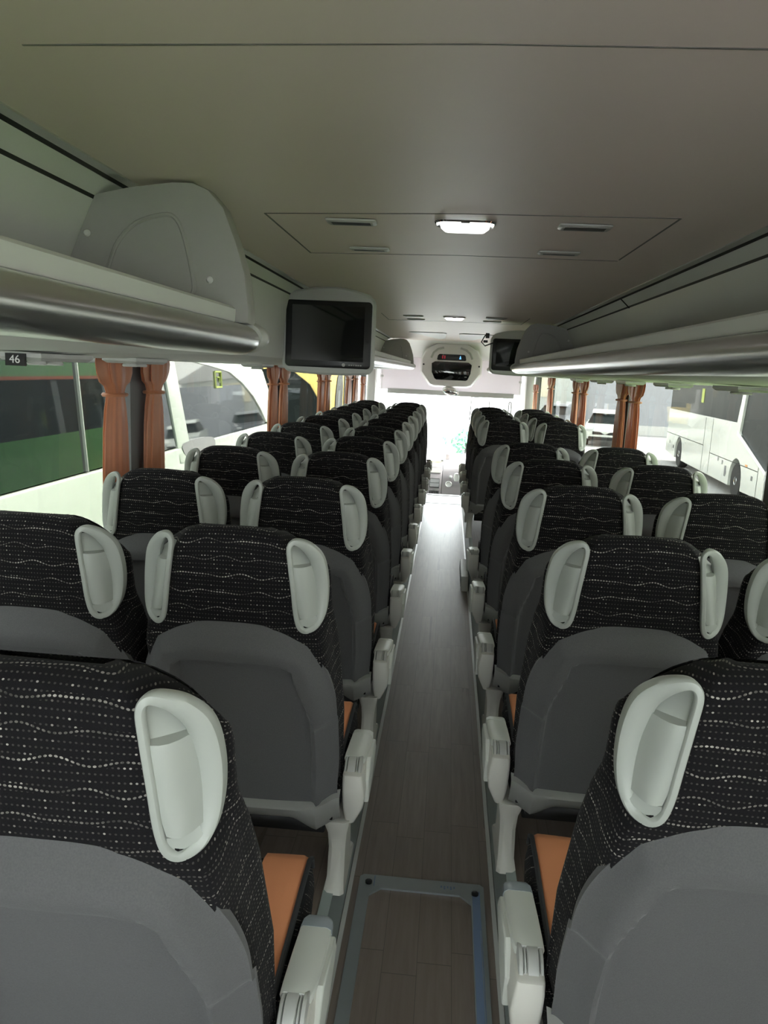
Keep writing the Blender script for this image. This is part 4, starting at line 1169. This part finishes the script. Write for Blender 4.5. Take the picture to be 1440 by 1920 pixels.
car('parked_car', 7.75, 38.5, radians(-12), WHITEB, 'white car parked facing the coach, seen between right curtains')
car('parked_car', 6.3, 45.5, radians(-20), DARKCAR, 'dark car parked behind the white car, seen at the far right window')
# --- grey hall wall and light building
bl_ = empty('grey_hall', (0, 0, 0), 0, 'plain grey hall wall behind the white car on the right', 'building')
bm = bmbox((10.4, 46, GZ), (26, 60, 2.0)); link('wall', bm, GREYB, bl_, smooth=False)
bm = bmbox((10.35, 45.85, GZ), (26, 46, GZ+.55)); link('plinth', bm, EDGE, bl_, smooth=False)
b2 = empty('pale_building', (0, 0, 0), 0, 'white building with cream openings far off on the right', 'building')
bm = bmbox((5.2, 62, GZ), (16, 74, 2.6)); link('wall', bm, WHITEB, b2, smooth=False)
bm = bmesh.new(); prism(bm, [(4.6, 2.6), (16.6, 2.6), (10.6, 5.2)], lambda a, b, d: Vector((a, d, b)), 61.6, 74.4); link('roof', bm, ROOFR, b2, smooth=False)
bm = bmbox((5.8, 61.9, .1), (8.0, 62, 2.0)); link('window', bm, CREAMW, b2, smooth=False)
bm = bmbox((10.4, 61.9, .6), (15.0, 62, 2.2)); link('window', bm, CREAMW, b2, smooth=False)
# --- yellow coach ahead on the left
yc = empty('parked_coach', (-4.0, 18.0, 0), radians(4), 'yellow coach with dark arched glass standing ahead on the left', 'coach')
def YC(y, z, d): return Vector((d, y, z))
bm = bmesh.new(); prism(bm, [(-.4, GZ+.35), (12, GZ+.35), (12, 2.2), (1.4, 2.25), (.4, 2.0), (-.2, 1.4), (-.5, .2)], YC, -1.25, 1.25, .03); link('body', bm, YELB, yc)
bm = bmesh.new()
rows = []
prism(bm, [(.9, .25), (3.6, .25), (3.6, 1.1), (3.2, 1.45), (2.4, 1.55), (1.5, 1.35), (1.0, .9)], YC, 1.255, 1.27); link('side_window', bm, FARGL, yc)
bm = bmesh.new(); prism(bm, [(4.2, .25), (11.6, .25), (11.6, 1.55), (4.2, 1.55)], YC, 1.255, 1.27); link('side_window', bm, FARGL, yc)
bm = bmesh.new(); rows = []
for f in range(9):
    a = pi*f/8; x = -1.1*cos(a); rows.append((x, .35+1.2*sin(a)))
prism(bm, rows+[(1.1, .2), (-1.1, .2)], lambda a, b, d: Vector((a, d-.3*(1-(b-.2)/1.4)*0, b)), -.53, -.40); link('windscreen', bm, FARGL, yc)
wheel(yc, 1.1, 2.6, .5, 1); wheel(yc, 1.1, 8.6, .5, 1)
# --- unseen green ground, added at right to bounce green light onto the left racks
bm = bmbox((2.0, -14, GZ), (9.0, 13, GZ+.02)); struct('ground_green_bounce', bm, BOUNCE_GREEN)
# --- shrubs ahead
tr = empty('shrub', (.75, 30, GZ), 0, 'blurred green shrub ahead beyond the windscreen', 'shrub')
bm = bmesh.new()
rr = random.Random(5)
for k in range(160):
    p = Vector((rr.gauss(0, .35), rr.gauss(0, .3), abs(rr.gauss(.45, .22)))); q = Vector((rr.uniform(-1, 1), rr.uniform(-1, 1), rr.uniform(-1, 1))).normalized()*.10; w_ = q.orthogonal()*.6
    face(bm, [bm.verts.new(p+q), bm.verts.new(p+w_), bm.verts.new(p-q), bm.verts.new(p-w_)])
link('foliage', bm, GREEN_TREE, tr, smooth=False)
bm = bmesh.new(); tube(bm, [(0, 0, 0), (.03, 0, .3), (0, .03, .5)], .03, 8); link('stem', bm, DARK, tr)

# ------------------------------------------------------------------ LIGHT
w = bpy.data.worlds.new('overcast_sky'); scene.world = w; w.use_nodes = True
nt = w.node_tree; bg = nt.nodes['Background']
tc = N(nt, 'ShaderNodeTexCoord'); sep = N(nt, 'ShaderNodeSeparateXYZ'); nt.links.new(tc.outputs['Generated'], sep.inputs[0])
f = math_node(nt, 'MAXIMUM', sep.outputs[2], 0.0)
nt.links.new(mix_col(nt, f, (1.0, 1.0, 1.0), (.82, .90, 1.0)), bg.inputs[0])
bg.inputs[1].default_value = 8.0
sd = bpy.data.lights.new('sun', 'SUN'); sd.energy = 20.0; sd.angle = radians(6); sd.color = (1, .96, .90)
so = bpy.data.objects.new('sun', sd); COL.objects.link(so)
so.rotation_euler = Vector((-.50, -.32, -.80)).to_track_quat('-Z', 'Y').to_euler()

scene.view_settings.view_transform = 'Standard'; scene.view_settings.look = 'None'; scene.view_settings.gamma = 1; scene.view_settings.use_curve_mapping = False
scene.view_settings.exposure = 0.5
scene.cycles.use_denoising = True
scene.cycles.max_bounces = 10; scene.cycles.diffuse_bounces = 5; scene.cycles.glossy_bounces = 5; scene.cycles.transparent_max_bounces = 24
scene.cycles.sample_clamp_indirect = 8
